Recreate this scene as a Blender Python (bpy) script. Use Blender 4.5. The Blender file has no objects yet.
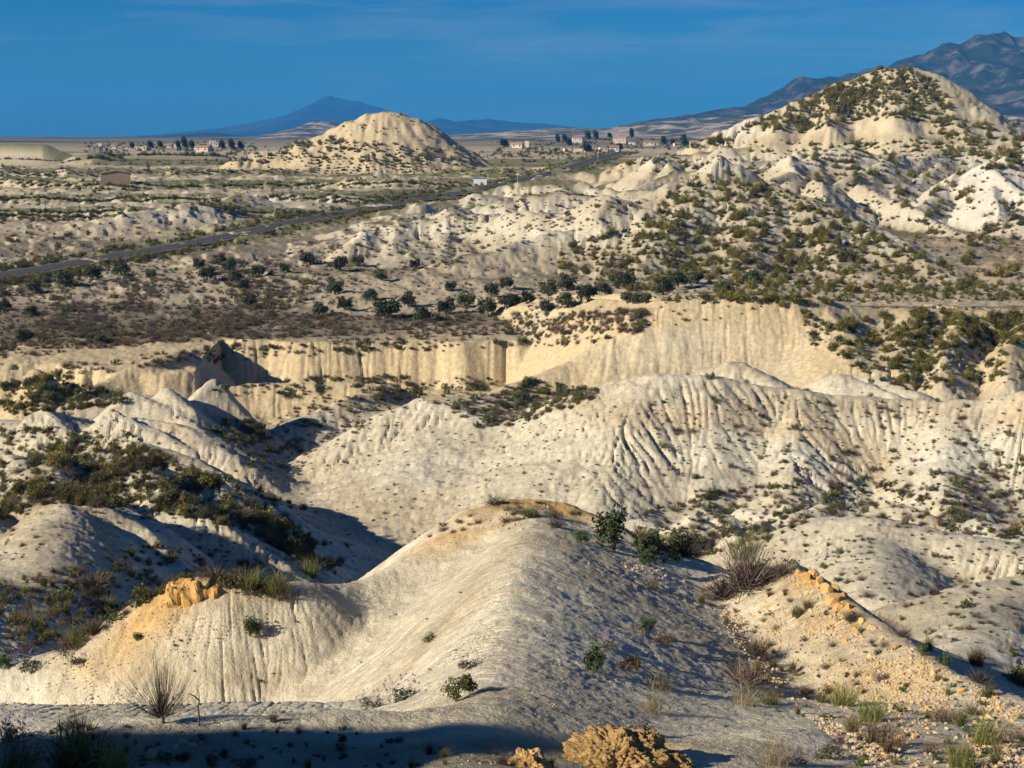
import bpy, bmesh, math, random
import numpy as np
from mathutils import Vector, Matrix, noise as mnoise

# ------------------------------------------------------------------ camera, sky, sun, exposure
W_, H_ = 1024, 768
FPX = 1407.0                 # focal length in pixels
HORIZON = 135.0              # image row of the eye level
ZC = 34.0                    # eye height above the olive plain
PITCH = math.atan((384 - HORIZON) / FPX)
SUN_EL, SUN_AZ = 26.0, 206.0  # azimuth of the sun measured from +X (right) counter-clockwise; camera looks along +Y

scene = bpy.context.scene
cam = bpy.data.cameras.new('camera'); camo = bpy.data.objects.new('camera', cam)
scene.collection.objects.link(camo); scene.camera = camo
cam.sensor_width = 36.0; cam.lens = FPX / W_ * 36.0
cam.clip_start = 0.1; cam.clip_end = 120000
camo.location = (0, 0, ZC); camo.rotation_euler = (math.pi / 2 - PITCH, 0, 0)

world = bpy.data.worlds.new('World'); scene.world = world; world.use_nodes = True
nt = world.node_tree; nt.nodes.clear()
def N(t, typ, **kw):
    n = t.nodes.new(typ)
    for k, v in kw.items(): setattr(n, k, v)
    return n
wo = N(nt, 'ShaderNodeOutputWorld'); bg = N(nt, 'ShaderNodeBackground')
sky = N(nt, 'ShaderNodeTexSky', sky_type='NISHITA', sun_disc=False)
sky.sun_elevation = math.radians(SUN_EL)
sky.sun_rotation = math.radians(90 - SUN_AZ)
sky.air_density = 1.0; sky.dust_density = 0.0; sky.ozone_density = 3.0; sky.altitude = 300
hs = N(nt, 'ShaderNodeHueSaturation'); hs.inputs['Saturation'].default_value = 1.75
hs.inputs['Value'].default_value = 0.56; hs.inputs['Hue'].default_value = 0.492
nt.links.new(sky.outputs[0], hs.inputs['Color'])
# thin cirrus, part of the sky all the way round
tc = N(nt, 'ShaderNodeTexCoord'); mp = N(nt, 'ShaderNodeMapping')
mp.inputs['Scale'].default_value = (2.6, 2.6, 24.0); mp.inputs['Rotation'].default_value = (0, math.radians(3), 0)
nz = N(nt, 'ShaderNodeTexNoise'); nz.inputs['Scale'].default_value = 1.7; nz.inputs['Detail'].default_value = 7
nz.inputs['Roughness'].default_value = 0.55; nz.inputs['Distortion'].default_value = 0.6
rp = N(nt, 'ShaderNodeMapRange'); rp.inputs[1].default_value = 0.50; rp.inputs[2].default_value = 0.80
rp.inputs[3].default_value = 0.0; rp.inputs[4].default_value = 0.55
mx = N(nt, 'ShaderNodeMixRGB'); mx.inputs[2].default_value = (3.6, 4.6, 5.8, 1)
nt.links.new(tc.outputs['Generated'], mp.inputs[0]); nt.links.new(mp.outputs[0], nz.inputs['Vector'])
nt.links.new(nz.outputs['Fac'], rp.inputs[0]); nt.links.new(rp.outputs[0], mx.inputs[0])
tn = N(nt, 'ShaderNodeMixRGB', blend_type='MULTIPLY'); tn.inputs[0].default_value = 1; tn.inputs[2].default_value = (.20, .80, 1.42, 1)   # deep polarised blue
nt.links.new(hs.outputs[0], tn.inputs[1]); nt.links.new(tn.outputs[0], mx.inputs[1]); nt.links.new(mx.outputs[0], bg.inputs[0])
bg.inputs[1].default_value = 0.05
nt.links.new(bg.outputs[0], wo.inputs[0])

sl = bpy.data.lights.new('sun', 'SUN'); sl.energy = 5.0; sl.angle = math.radians(0.53); sl.color = (1.0, 0.885, 0.71)
so = bpy.data.objects.new('sun', sl); scene.collection.objects.link(so)
_e, _a = math.radians(SUN_EL), math.radians(SUN_AZ)
SUNV = Vector((math.cos(_e) * math.cos(_a), math.cos(_e) * math.sin(_a), math.sin(_e)))
so.rotation_euler = SUNV.to_track_quat('Z', 'Y').to_euler(); so.location = (-200, -60, 150)

vs = scene.view_settings
vs.view_transform = 'Standard'; vs.look = 'None'; vs.gamma = 1.0; vs.exposure = 0.76; vs.use_curve_mapping = False
scene.cycles.use_denoising = True
scene.cycles.max_bounces = 5; scene.cycles.diffuse_bounces = 3; scene.cycles.glossy_bounces = 1
scene.cycles.transparent_max_bounces = 6; scene.cycles.volume_bounces = 0
scene.cycles.use_adaptive_sampling = True; scene.cycles.adaptive_threshold = 0.01

# ------------------------------------------------------------------ pixel <-> world helpers
cp, sp = math.cos(PITCH), math.sin(PITCH)
def ray(px, py):
    a = (np.asarray(px, float) - 512) / FPX; v = (384 - np.asarray(py, float)) / FPX
    den = cp + v * sp
    return a / den, (-sp + v * cp) / den          # x per metre of depth, z per metre of depth
def at(px, py, d):
    u, t = ray(px, py)
    return float(u * d), float(d), float(ZC + t * d)

# ------------------------------------------------------------------ numpy noise
_rng = np.random.RandomState(11)
_T = [_rng.rand(256, 256).astype(np.float32) for _ in range(10)]
def vnoise(x, y, k=0):
    T = _T[k % 10]
    xi = np.floor(x).astype(np.int64); yi = np.floor(y).astype(np.int64)
    fx = (x - xi).astype(np.float32); fy = (y - yi).astype(np.float32)
    fx = fx * fx * (3 - 2 * fx); fy = fy * fy * (3 - 2 * fy)
    x0 = xi & 255; x1 = (xi + 1) & 255; y0 = yi & 255; y1 = (yi + 1) & 255
    a = T[x0, y0]; b = T[x1, y0]; c = T[x0, y1]; d = T[x1, y1]
    return a + (b - a) * fx + (c - a) * fy + (a - b - c + d) * fx * fy
def fbm(x, y, k=0, octv=4, gain=0.5):
    s = 0; a = 1.0; tot = 0
    for o in range(octv):
        s = s + a * vnoise(x * 2 ** o + 17.3 * o, y * 2 ** o + 9.1 * o, k + o); tot += a; a *= gain
    return s / tot * 2 - 1                         # about -1..1
def sstep(a, b, x):
    t = np.clip((x - a) / (b - a), 0, 1); return t * t * (3 - 2 * t)
def smax(a, b, k):
    h = np.clip(0.5 + 0.5 * (a - b) / k, 0, 1)
    return b + (a - b) * h + k * h * (1 - h)
def smin(a, b, k): return -smax(-a, -b, k)

# ------------------------------------------------------------------ terrain grid: rows by depth, columns by bearing
def rows():
    segs = [(2.5, 11, .06), (11, 48, .0030), (48, 62, .006), (62, 92, .0036), (92, 156, .0029), (156, 195, .0036), (195, 210, .0024), (210, 224, .004), (224, 242, .0018), (242, 300, .006),
            (300, 420, .0042), (420, 680, .0055), (680, 830, .0034), (830, 2500, .013), (2500, 20000, .10)]
    out = []
    for a, b, k in segs:
        n = max(2, int(round(math.log(b / a) / k)))
        out += list(a * (b / a) ** (np.arange(n) / n))
    return np.array(out + [20000.0])
Dr = rows()
inner = np.arange(-30, 1055, 1.5)
o = []; s = 1.5; p = inner[-1]
while p < 5200: s *= 1.09; p += s; o.append(p)
o = np.array(o)
cols = np.concatenate([(1024 - o)[::-1], inner, o])
Uc = (cols - 512) / FPX
NR, NC = len(Dr), len(Uc)
D = Dr[:, None].astype(np.float64); U = Uc[None, :]
X = D * U; Y = np.broadcast_to(D, X.shape).copy()
print('grid', NR, NC, NR * NC)

# depth profile of the plain seen through the photograph's rows
_pd = np.array([200, 232, 280, 340, 420, 520, 650, 800, 1200, 2000, 4000, 60000.0])
_pz = np.array([0.0, 0.3, 1.2, 1.9, 4.6, 8.4, 13.4, 17.0, 21.0, 24.2, 25.5, 26.0])
def zplain(y): return np.interp(np.log(y), np.log(_pd), _pz)

# ------------------------------------------------------------------ terrain height
# domain warp so outlines wander a little; its size grows with the size of the hills
wa = np.interp(Y, [10, 40, 120, 300, 800, 3000], [.10, .30, .9, 2.2, 5.0, 10.0])
wl = np.interp(Y, [10, 40, 120, 300, 800, 3000], [2.5, 5.0, 13., 30., 60., 200.])
WX = X.copy(); WY = Y.copy()
for lo, hi, L, A in [(2, 30, 2.6, .12), (22, 70, 5.0, .30), (55, 170, 14., .55), (140, 340, 26., 1.3), (280, 900, 50., 4.5)]:
    m = sstep(lo, lo * 1.3, Dr) * (1 - sstep(hi * .8, hi, Dr))
    i0, i1 = np.searchsorted(Dr, lo), np.searchsorted(Dr, hi)
    x, y = X[i0:i1], Y[i0:i1]
    WX[i0:i1] += A * m[i0:i1, None] * fbm(x / L, y / L, 1, 3)
    WY[i0:i1] += A * m[i0:i1, None] * fbm(x / L + 40, y / L + 7, 4, 3)

def ridge_field(Z, pts, sl=.6, sr=None, r=1.0, k=.5, raw=False, reach=None, end=None):
    """merge a ridge (list of world points) into the height array Z: straight flanks of slope sl (left of travel) / sr (right), rounded crest r"""
    sr = sl if sr is None else sr
    P = np.array(pts, float)
    zb = -12 if reach is None else P[:, 2].max() - reach
    ext = (P[:, 2].max() - zb) / min(sl, sr) + 2
    y0, y1 = P[:, 1].min() - ext, P[:, 1].max() + ext
    i0, i1 = np.searchsorted(Dr, max(y0, Dr[0])), np.searchsorted(Dr, y1)
    xa, xb = P[:, 0].min() - ext, P[:, 0].max() + ext
    ym = Dr[i0]; yM = Dr[min(i1, NR - 1)]
    ua = min(xa / ym, xa / yM); ub = max(xb / ym, xb / yM)
    j0, j1 = max(0, np.searchsorted(Uc, ua) - 1), min(NC, np.searchsorted(Uc, ub) + 1)
    x, y = WX[i0:i1, j0:j1], WY[i0:i1, j0:j1]
    best = np.full(x.shape, -1e3)
    for a, b in zip(P[:-1], P[1:]):
        dx, dy = b[0] - a[0], b[1] - a[1]; L2 = dx * dx + dy * dy + 1e-9
        t = np.clip(((x - a[0]) * dx + (y - a[1]) * dy) / L2, 0, 1)
        ex, ey = x - a[0] - t * dx, y - a[1] - t * dy
        dd = np.sqrt(ex * ex + ey * ey)
        if sl != sr:
            side = (dx * (y - a[1]) - dy * (x - a[0])) / np.sqrt(L2)
            s = sr + (sl - sr) * (0.5 + 0.5 * np.clip(side / (dd + 1e-6), -1, 1))
            tf = ((x - a[0]) * dx + (y - a[1]) * dy) / np.sqrt(L2); over = np.where(tf < 0, -tf, np.maximum(tf - np.sqrt(L2), 0)) / (dd + 1e-6)
            s = s + (max(sl, sr) - s) * np.clip(over * 1.3, 0, 1)
        else: s = sl
        z = a[2] + t * (b[2] - a[2]) - s * (np.sqrt(dd * dd + r * r) - r)
        best = np.maximum(best, z)
    if raw: return best, (slice(i0, i1), slice(j0, j1))
    sub = Z[i0:i1, j0:j1]
    Z[i0:i1, j0:j1] = np.where(best > sub - 6 * k, smax(best, sub, k), sub)

def R(*pp): return [at(*q) for q in pp]

# valley floor (base level) from a few known heights; the cliff line parts it from the plain
_bd = np.array([2.5, 12, 20, 30, 40, 55, 80, 115, 150, 190, 225, 260.])
_bz = np.array([27., 23., 20.0, 17.5, 15.0, 11.0, 5.0, -1.6, -4.5, -6.5, -7.0, -7.0])
base = np.interp(WY, _bd, _bz)
bx = WX / np.maximum(Y, 1)
base = base + np.where(Y < 120, 1, 0) * 0
# gentle rise towards the left side valleys and under the right-hand domes
base += 3.0 * sstep(.12, .40, bx) * sstep(60, 90, Y) * (1 - sstep(150, 190, Y)) + 3.5 * sstep(-.12, -.45, bx) * sstep(60, 110, Y) * (1 - sstep(170, 200, Y))
base += .35 * fbm(X / 6, Y / 6, 2, 4) * sstep(20, 60, Y) + .8 * fbm(X / 18, Y / 18, 5, 3) * sstep(60, 120, Y)

# the plain and its terraces
zp = zplain(np.maximum(WY, 200))
ter = sstep(430, 470, Y) * (1 - sstep(900, 1000, Y))
zt = zp + 1.2 * fbm(X / 90 + 3, Y / 90, 3, 2) * sstep(300, 450, Y)
step = 2.6
q = zt / step; fq = q - np.floor(q)
zter = (np.floor(q) + sstep(.93, .99, fq)) * step + .12 * (fq - .5) * step
FQ = np.where(ter > .5, fq, .5)
plain = zt * (1 - ter) + zter * ter
plain += .25 * fbm(X / 14, Y / 14, 7, 4) * sstep(230, 260, Y) * (1 - ter) * (1 - sstep(1200, 2500, Y))
plain += 1.6 * np.maximum(0, fbm(X / 45, Y / 60, 6, 4)) * sstep(440, 520, Y) * (1 - sstep(1500, 2500, Y))
hum = np.maximum(0, .62 - np.abs(fbm(X / 55 + 3, Y / 75 + 8, 5, 4)) * 2.2) * sstep(.0, .5, fbm(X / 130 + 1, Y / 130 + 4, 2, 2) + .35)
hmask = sstep(345, 380, Y) * (1 - sstep(620, 700, Y)) * sstep(-20, 12, X - (Y - 380) * .26 + 60)
plain += 9.0 * hum * hmask
hum2 = np.maximum(0, .5 - np.abs(fbm(X / 40 + 13, Y / 45 + 2, 7, 4)) * 2.0) * sstep(.05, .4, fbm(X / 120 + 6, Y / 120, 3, 2) + .15)
plain += 2.2 * hum2 * sstep(400, 440, Y) * (1 - sstep(800, 950, Y)) * (1 - sstep(-60, -20, X - (Y - 380) * .26 + 60))
# cliff line: depth of the plain's front edge along the bearing
cpx = np.array([-400, -30, 40, 90, 120, 165, 195, 206, 222, 240, 300, 345, 365, 400, 440, 465, 500, 540, 580, 640, 700, 1100, 1600])
cyd = np.array([206, 206, 207, 204, 200, 199, 201, 218, 232, 231, 230, 231, 232, 231, 231, 230, 231, 232, 231, 230, 230, 230, 230.])
edge = np.interp(WX / Y, ray(cpx, 345)[0], cyd)
edge = edge + 2.2 * fbm(WX / 14, WY * 0 + 3, 8, 3)
cmod = .25 + .9 * sstep(-.3, .4, fbm(WX / 22 + 7, WY * 0, 4, 2))
for L_, a_, w_, k_ in ((13., 2.4, 3.0, 2), (5.2, 1.5, 2.6, 5), (2.2, .7, 2.0, 7)):
    edge = edge + cmod * a_ * np.maximum(0, 1 - np.abs(fbm(WX / L_ + 9.7 * k_, WY / 60, k_, 2)) * w_) ** 1.5
dist = edge - Y                                   # >0 in front of the cliff
wall = 0.2 - np.where(dist > 0, dist * 1.25, 0)
cl = np.where(dist > 0, np.minimum(plain, wall + .6), plain)
lim = (Y > 150) & (Y < 300)
Zt = np.where(Y >= 300, plain, np.where(lim, smax(cl, base, .8), base)).astype(np.float64)
Zt = np.where(dist < -3, np.maximum(Zt, plain), Zt)

F = lambda pts, **k: ridge_field(Zt, pts, **k)
# ---- far hills
F(R((700,146,690),(735,131,697),(760,120,702),(800,103,710),(840,85,718),(872,70,722),(900,69,722),(928,76,718),(955,92,712),(985,117,705),(1010,140,700)), sl=.62, r=6, k=5, reach=60)
for sp_ in ([(800,104,708),(790,118,690),(775,132,672)], [(840,86,716),(838,105,690),(828,128,662)], [(878,70,720),(890,95,690),(893,128,655)],
            [(925,76,717),(945,105,690),(955,128,665)], [(955,93,711),(985,118,690),(1005,135,675)]):
    F(R(*sp_), sl=.75, r=3, k=4, reach=45)
F(R((235,157,782),(275,150,790),(300,142,795),(322,135,800),(348,124,804),(372,113,806),(386,110,806),(400,111,806),(412,115,806)), sl=.66, sr=.62, r=3, k=3, reach=36)
for sp_ in ([(392,111,805),(384,132,788),(372,154,770)], [(348,125,802),(330,140,788),(312,154,776)]):
    F(R(*sp_), sl=.66, r=2.0, k=2, reach=30)
F(R((-60,152,900),(-20,145,900),(15,142,900),(45,143,900),(62,150,900)), sl=.6, r=3, k=3, reach=16)
F(R((80,152,880),(98,149,880),(112,154,880)), sl=.6, r=3, k=3, reach=14)
F(R((120,152,950),(160,150,950),(215,151,950)), sl=.5, r=4, k=3, reach=10)
# bench under the big hill, and its pale spurs
F(R((650,158,652),(720,150,660),(800,148,660),(900,142,655),(1000,138,650),(1100,138,650)), sl=.5, r=8, k=6, reach=30)
F(R((665,170,600),(720,164,600),(800,158,600),(900,152,610),(1024,150,600)), sl=.35, r=8, k=6, reach=25)
for sp_ in ([(1010,150,560),(992,188,455),(1005,222,425)], [(975,162,520),(932,196,462),(905,216,446)], [(900,152,560),(845,182,490),(790,200,470)],
            [(845,160,560),(802,182,500),(772,196,480)], [(770,165,560),(720,182,500)], [(860,186,480),(900,205,455),(950,228,425),(990,240,405)],
            [(700,166,560),(650,184,505),(625,196,478)], [(1060,190,455),(1024,215,425)], [(940,150,590),(900,170,540),(870,178,520)], [(1040,160,520),(1015,172,500)]):
    F(R(*sp_), sl=.68, r=1.0, k=1.5, reach=24)
# white-grey scarp on the plain, left of the scrub hill
F(R((300,248,372),(345,238,384),(400,224,392),(470,214,398),(540,212,402),(610,214,404),(650,212,406)), sl=.18, sr=.62, r=2, k=2, reach=14)
F(R((520,194,470),(560,193,472),(605,197,470),(650,190,470)), sl=.4, r=3, k=3, reach=12)
F(R((40,238,415),(120,219,440),(180,206,470),(240,196,510)), sl=.25, sr=.35, r=4, k=3, reach=12)
# scrub hill
F(R((420,275,326),(450,264,333),(500,251,345),(560,235,362),(600,222,376),(640,204,388),(672,184,400),(700,186,398),(745,183,400),(800,198,390),(850,220,372),(900,243,352),(960,266,335),(1040,280,322)), sl=.55, sr=.34, r=3.5, k=3, reach=26)
for sp_ in ([(690,186,398),(660,230,358),(640,268,325)], [(745,185,398),(750,230,360),(735,270,326)], [(800,200,388),(830,240,352),(850,275,322)], [(600,224,374),(610,255,344),(610,280,320)], [(880,236,358),(930,262,332),(950,285,310)]):
    F(R(*sp_), sl=.42, r=2.5, k=3, reach=20)
F(R((418,277,325),(450,263,333),(500,249,345),(560,233,362),(600,220,376),(640,202,388),(672,182,400)), sl=.7, sr=.62, r=2.0, k=2, reach=24)
# ---- mesa and bluff right of centre
F(R((505,386,194),(535,376,197),(570,362,200),(610,337,203),(645,310,206)), sl=.75, sr=.80, r=.8, k=.8, reach=22)
F(R((640,313,205.5),(665,301,207),(720,297,207),(785,296,207),(815,303,209),(870,309,212),(950,312,216),(1040,312,220),(1250,312,222)), sl=.10, sr=.95, r=.8, k=.8, reach=22)
F(R((815,305,208),(840,330,199),(850,352,192)), sl=.6, r=1.5, k=2, reach=16)
F(R((905,312,212),(905,335,200),(895,362,190)), sl=.55, r=1.5, k=2, reach=16)
F(R((960,314,215),(948,350,191),(946,386,181)), sl=.75, r=.6, k=1, reach=16)
F(R((1040,314,218),(1012,352,191),(1012,386,182)), sl=.75, r=.8, k=1, reach=16)
F(R((690,374,163),(735,361,162),(762,374,158),(788,392,152)), sl=.62, r=1.2, k=.8, reach=9)
F(R((800,388,164),(838,374,162),(868,384,160),(892,396,156)), sl=.6, r=1.2, k=.8, reach=9)
F(R((850,380,172),(880,377,170),(915,392,165)), sl=.55, r=1.2, k=.8, reach=9)
# block in front of the left cliff, lower bluffs
F(R((196,352,226),(182,352,208),(150,359,203),(118,374,199),(85,392,194)), sl=.95, r=.8, k=.8, reach=12)
F(R((-40,374,200),(5,372,200),(32,368,202),(45,380,196)), sl=.8, r=1, k=.8, reach=12)
F(R((165,408,196),(190,394,202),(250,383,206),(330,381,207),(395,386,206)), sl=.4, sr=.85, r=.7, k=.8, reach=9)
F(R((228,458,164),(262,436,171),(300,421,176),(345,400,184),(385,385,196)), sl=.55, r=1.5, k=1, reach=9)
F(R((440,400,180),(500,396,184),(560,398,186)), sl=.35, r=2, k=2, reach=7)
# left badlands
F(R((-60,440,156),(-10,432,152),(30,421,151),(62,417,151),(92,428,149),(110,445,144)), sl=.52, r=2.2, k=1.2, reach=12)
F(R((75,404,170),(115,398,169),(150,396,168),(178,408,165),(215,428,161),(246,450,156),(268,470,150)), sl=.55, r=1.0, k=1, reach=12)
F(R((88,432,146),(130,420,149),(175,424,147),(205,438,143),(240,466,138)), sl=.5, r=1.0, k=1, reach=11)
F(R((-40,470,118),(30,468,120),(90,466,122),(140,462,122),(190,480,118),(228,510,114)), sl=.46, r=1.5, k=1.2, reach=10)
F(R((-40,500,96),(40,492,98),(110,490,100),(160,500,98),(200,520,94)), sl=.42, r=1.5, k=1.2, reach=9)
F(R((78,512,80),(62,511,77),(48,528,71),(38,556,64),(26,590,58)), sl=.72, sr=.62, r=2.4, k=.8, reach=12)
F(R((-60,556,70),(0,546,76),(40,520,78)), sl=.6, r=1.6, k=.8, reach=10)
F(R((118,536,88),(150,526,91),(185,521,93),(212,524,92),(250,545,87),(296,585,80)), sl=.62, r=.8, k=.6, reach=10)
F(R((-220,500,72),(-110,545,62),(-60,590,52),(-35,640,44),(-30,700,37)), sl=.5, r=1.0, k=.8, reach=14)
# ---- the long pale ridge
BIG = R((250,508,139),(268,494,141),(300,470,144),(345,438,148),(385,413,151),(420,398,153),(438,401,152),(465,417,149),(500,429,146),(530,424,144),(560,411,142),(600,396,141),(640,382,140),(672,377,140),(705,377,140),(760,386,140),(830,395,140),(900,400,139),(960,402,137),(1024,392,135),(1130,384,132),(1300,390,130))
F(BIG, sl=.62, sr=.58, r=.7, k=.7, reach=16)
for sp_ in ([(655,379,140),(622,440,129),(598,505,118),(585,545,111)], [(800,391,139),(790,450,129),(785,500,120)],
            [(965,402,137),(940,460,126),(955,520,115)], [(720,379,140),(712,450,129),(700,520,118)]):
    F(R(*sp_), sl=.52, r=1.0, k=.8, reach=13)
F(R((650,381,140),(565,462,127),(490,532,114),(470,560,108)), sl=.45, sr=.42, r=5, k=2, reach=13)
F(R((470,420,148),(425,470,134),(385,530,121)), sl=.40, sr=.40, r=5, k=2, reach=12)
for h in ((655,548,106,1.6),(705,530,110,1.6),(740,548,104,1.3),(800,512,112,1.6),(900,505,112,1.6),(985,520,104,1.8),(640,520,114,1.3)):
    c = at(h[0], h[1], h[2]); F([c, (c[0] + h[3], c[1] - 1.2 * h[3], c[2] - .25 * h[3])], sl=.55, r=1.0, k=.7, reach=5)
# ---- right-hand domes
F(R((752,556,84),(785,534,85),(825,521,84),(868,518,83),(910,526,82),(960,535,80),(1024,546,78),(1110,552,76)), sl=.66, r=2.6, k=.8, reach=11)
F(R((868,526,83),(880,560,74),(885,590,68)), sl=.6, r=2.0, k=1, reach=10)
F(R((845,650,59),(880,625,60),(925,605,61),(975,592,62),(1024,580,63),(1110,566,64)), sl=.68, r=1.6, k=.7, reach=11)
F(R((1000,592,62),(985,630,55),(960,665,49)), sl=.6, r=1.6, k=.8, reach=9)
# ---- foreground
NEAR = dict(reach=12)
F([(-40, 9, 30.5)] + R((-250,752,15.6),(-60,740,15.4),(100,729,15.4),(230,722,15.6),(330,720,15.9),(420,722,16.2),(480,722,16.6)), sl=.75, sr=.16, r=.8, k=.4, **NEAR)
F([(-6, 2.5, 30.2), (-.6, 9, 29.2)] + R((470,745,14.5),(485,720,16.5),(500,680,19.5),(512,640,23.5),(522,600,28.5),(530,560,34),(534,530,39.5),(536,509,44)), sl=.80, sr=.37, r=.8, k=.5, **NEAR)
F(R((-120,690,37),(0,667,37),(75,650,37),(125,620,37.5),(158,600,38),(185,589,38),(235,592,38),(262,602,38),(292,604,38)), sl=.85, sr=.80, r=.5, k=.35, **NEAR)
F(R((235,596,38),(285,604,38),(345,587,39.5),(400,569,41),(440,549,42),(478,520,43.5)), sl=.66, r=.5, k=2.4, **NEAR)
F(R((478,517,43.5),(510,504,44.5),(545,505,44.5),(585,517,44),(620,535,43)), sl=.85, sr=.80, r=.5, k=.5, **NEAR)
F(R((560,506,44.5),(612,530,43),(650,556,42),(688,577,41),(720,574,39.5),(745,568,38.5),(792,568,36.5)), sl=.8, r=.6, k=.35, **NEAR)
F(R((745,570,38.5),(792,567,36.5),(830,590,33.5),(880,625,29.8),(940,665,26.2),(1024,708,22.6),(1100,740,20.5),(1300,790,18)), sl=.85, sr=.62, r=.35, k=.3, **NEAR)
F([(2.5, 8, 29.0)] + R((690,768,15.0),(760,748,17),(850,768,17.2)), sl=.6, r=1.0, k=.5, **NEAR)
# ground under the photographer
F([(-30, -4, 32.0), (0, -3, 32.0), (30, -4, 32.0)], sl=.32, r=2, k=.6, reach=8)
# a maze of small spurs: left badlands, and the cream ridges under the big hill
def zt_at(x, y):
    return float(Zt[min(np.searchsorted(Dr, y), NR - 1), min(max(np.searchsorted(Uc, x / y), 0), NC - 1)])
def spurs(n, seed, pxr, dr, hr, lr, dirv, keep=lambda px, d: True, **k):
    rg = random.Random(seed)
    for _ in range(n):
        px, d = rg.uniform(*pxr), rg.uniform(*dr)
        if not keep(px, d): continue
        x = float(ray(px, 400)[0]) * d; L = rg.uniform(*lr); h = rg.uniform(*hr); a = math.atan2(dirv[1], dirv[0]) + rg.uniform(-.5, .5); c, s_ = math.cos(a), math.sin(a)
        p0 = (x, d, zt_at(x, d) + h); p2 = (x + L * c, d + L * s_, zt_at(x + L * c, d + L * s_) + .1 * h)
        pm = (x + .5 * L * c + rg.uniform(-.1, .1) * L, d + .5 * L * s_, .45 * p0[2] + .55 * p2[2] + .22 * h)
        F([p0, pm, p2], **k)
spurs(34, 3, (-40, 250), (78, 172), (1.3, 2.9), (7, 15), (.62, -.78), sl=.92, sr=.62, r=.7, k=.5, reach=10)
spurs(26, 8, (620, 1040), (440, 600), (4, 9), (22, 48), (-.35, -.94), sl=.72, sr=.72, r=.9, k=1.2, reach=18)
spurs(22, 9, (300, 640), (370, 500), (2.5, 5), (16, 34), (.3, -.95), keep=lambda px, d: d < 380 + (px - 300) * .25, sl=.6, sr=.6, r=1.2, k=1.2, reach=10)
spurs(16, 12, (690, 1040), (100, 118), (.8, 1.7), (4, 9), (-.1, -1), sl=.75, sr=.7, r=.5, k=.5, reach=6)

# general lumpiness, growing with distance
amp = np.interp(Y, [8, 20, 45, 90, 150, 230, 400, 800, 2500], [.03, .05, .08, .12, .16, .25, .5, 1.0, 1.5])
lam = [(8, 60, 1.6), (45, 180, 5.0), (130, 460, 12.0), (380, 2600, 30.0)]
for lo, hi, L in lam:
    m = sstep(lo, lo * 1.35, Dr) * (1 - sstep(hi * .75, hi, Dr)); i0, i1 = np.searchsorted(Dr, lo), np.searchsorted(Dr, hi)
    Zt[i0:i1] += (amp[i0:i1] * m[i0:i1, None]) * fbm(X[i0:i1] / L, Y[i0:i1] / L, 9, 5, .55)

F(R((520,147,1700),(570,142,1750),(610,137,1800),(645,137,1800),(690,141,1750)), sl=.25, r=10, k=5, reach=18)
# road bed: levelled strip through the plain
rpx = [(-260, 312), (-120, 294), (-40, 283), (0, 277), (50, 269), (100, 260), (200, 243), (300, 222), (380, 207), (450, 195), (520, 181), (560, 171), (600, 158), (625, 152)]
def plain_hit(px, py):
    u, t = ray(px, py); d = np.geomspace(230, 3000, 4000); z = zplain(d)
    i = np.argmax(z >= ZC + t * d); return float(u * d[i]), float(d[i]), float(z[i])
road0 = np.array([plain_hit(*q) for q in rpx])
tt = np.linspace(0, len(road0) - 1, 160)
def catmull(P, t):
    i = np.clip(np.floor(t).astype(int), 0, len(P) - 2); f = (t - i)[:, None]
    p0 = P[np.maximum(i - 1, 0)]; p1 = P[i]; p2 = P[i + 1]; p3 = P[np.minimum(i + 2, len(P) - 1)]
    return .5 * (2 * p1 + (p2 - p0) * f + (2 * p0 - 5 * p1 + 4 * p2 - p3) * f ** 2 + (3 * p1 - p0 - 3 * p2 + p3) * f ** 3)
road = catmull(road0, tt); road[:, 2] += .35
i0, i1 = np.searchsorted(Dr, road[:, 1].min() - 30), np.searchsorted(Dr, road[:, 1].max() + 30)
rx, ry = X[i0:i1], Y[i0:i1]; bd = np.full(rx.shape, 1e9); bzr = np.zeros(rx.shape)
for a, b in zip(road[:-1], road[1:]):
    dx, dy = b[0] - a[0], b[1] - a[1]; t = np.clip(((rx - a[0]) * dx + (ry - a[1]) * dy) / (dx * dx + dy * dy), 0, 1)
    dd = np.hypot(rx - a[0] - t * dx, ry - a[1] - t * dy); m = dd < bd
    bd = np.where(m, dd, bd); bzr = np.where(m, a[2] + t * (b[2] - a[2]), bzr)
k_ = 1 - sstep(7.5, 20, bd)
Zt[i0:i1] = Zt[i0:i1] * (1 - k_) + (bzr - .25) * k_
ROADD = np.full(Zt.shape, 1e3); ROADD[i0:i1] = bd

# ------------------------------------------------------------------ rain rills: particles run downhill and carve
Z = Zt.astype(np.float32)
dDi = np.gradient(Dr).astype(np.float32)[:, None]; dUj = np.gradient(Uc).astype(np.float32)[None, :]
U32 = U.astype(np.float32); D32 = D.astype(np.float32)
def slopes(Z):
    Hu = np.gradient(Z, axis=1) / dUj; HD = np.gradient(Z, axis=0) / dDi
    return Hu / D32, HD - U32 / D32 * Hu
def blur(A, n=1):
    for _ in range(n):
        A = A.copy(); A[1:-1] = .25 * A[:-2] + .5 * A[1:-1] + .25 * A[2:]; A[:, 1:-1] = .25 * A[:, :-2] + .5 * A[:, 1:-1] + .25 * A[:, 2:]
    return A
rngE = np.random.RandomState(5)
ie0, ie1 = np.searchsorted(Dr, 11), np.searchsorted(Dr, 840)
je0, je1 = np.searchsorted(cols, -60), np.searchsorted(cols, 1090)
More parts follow.
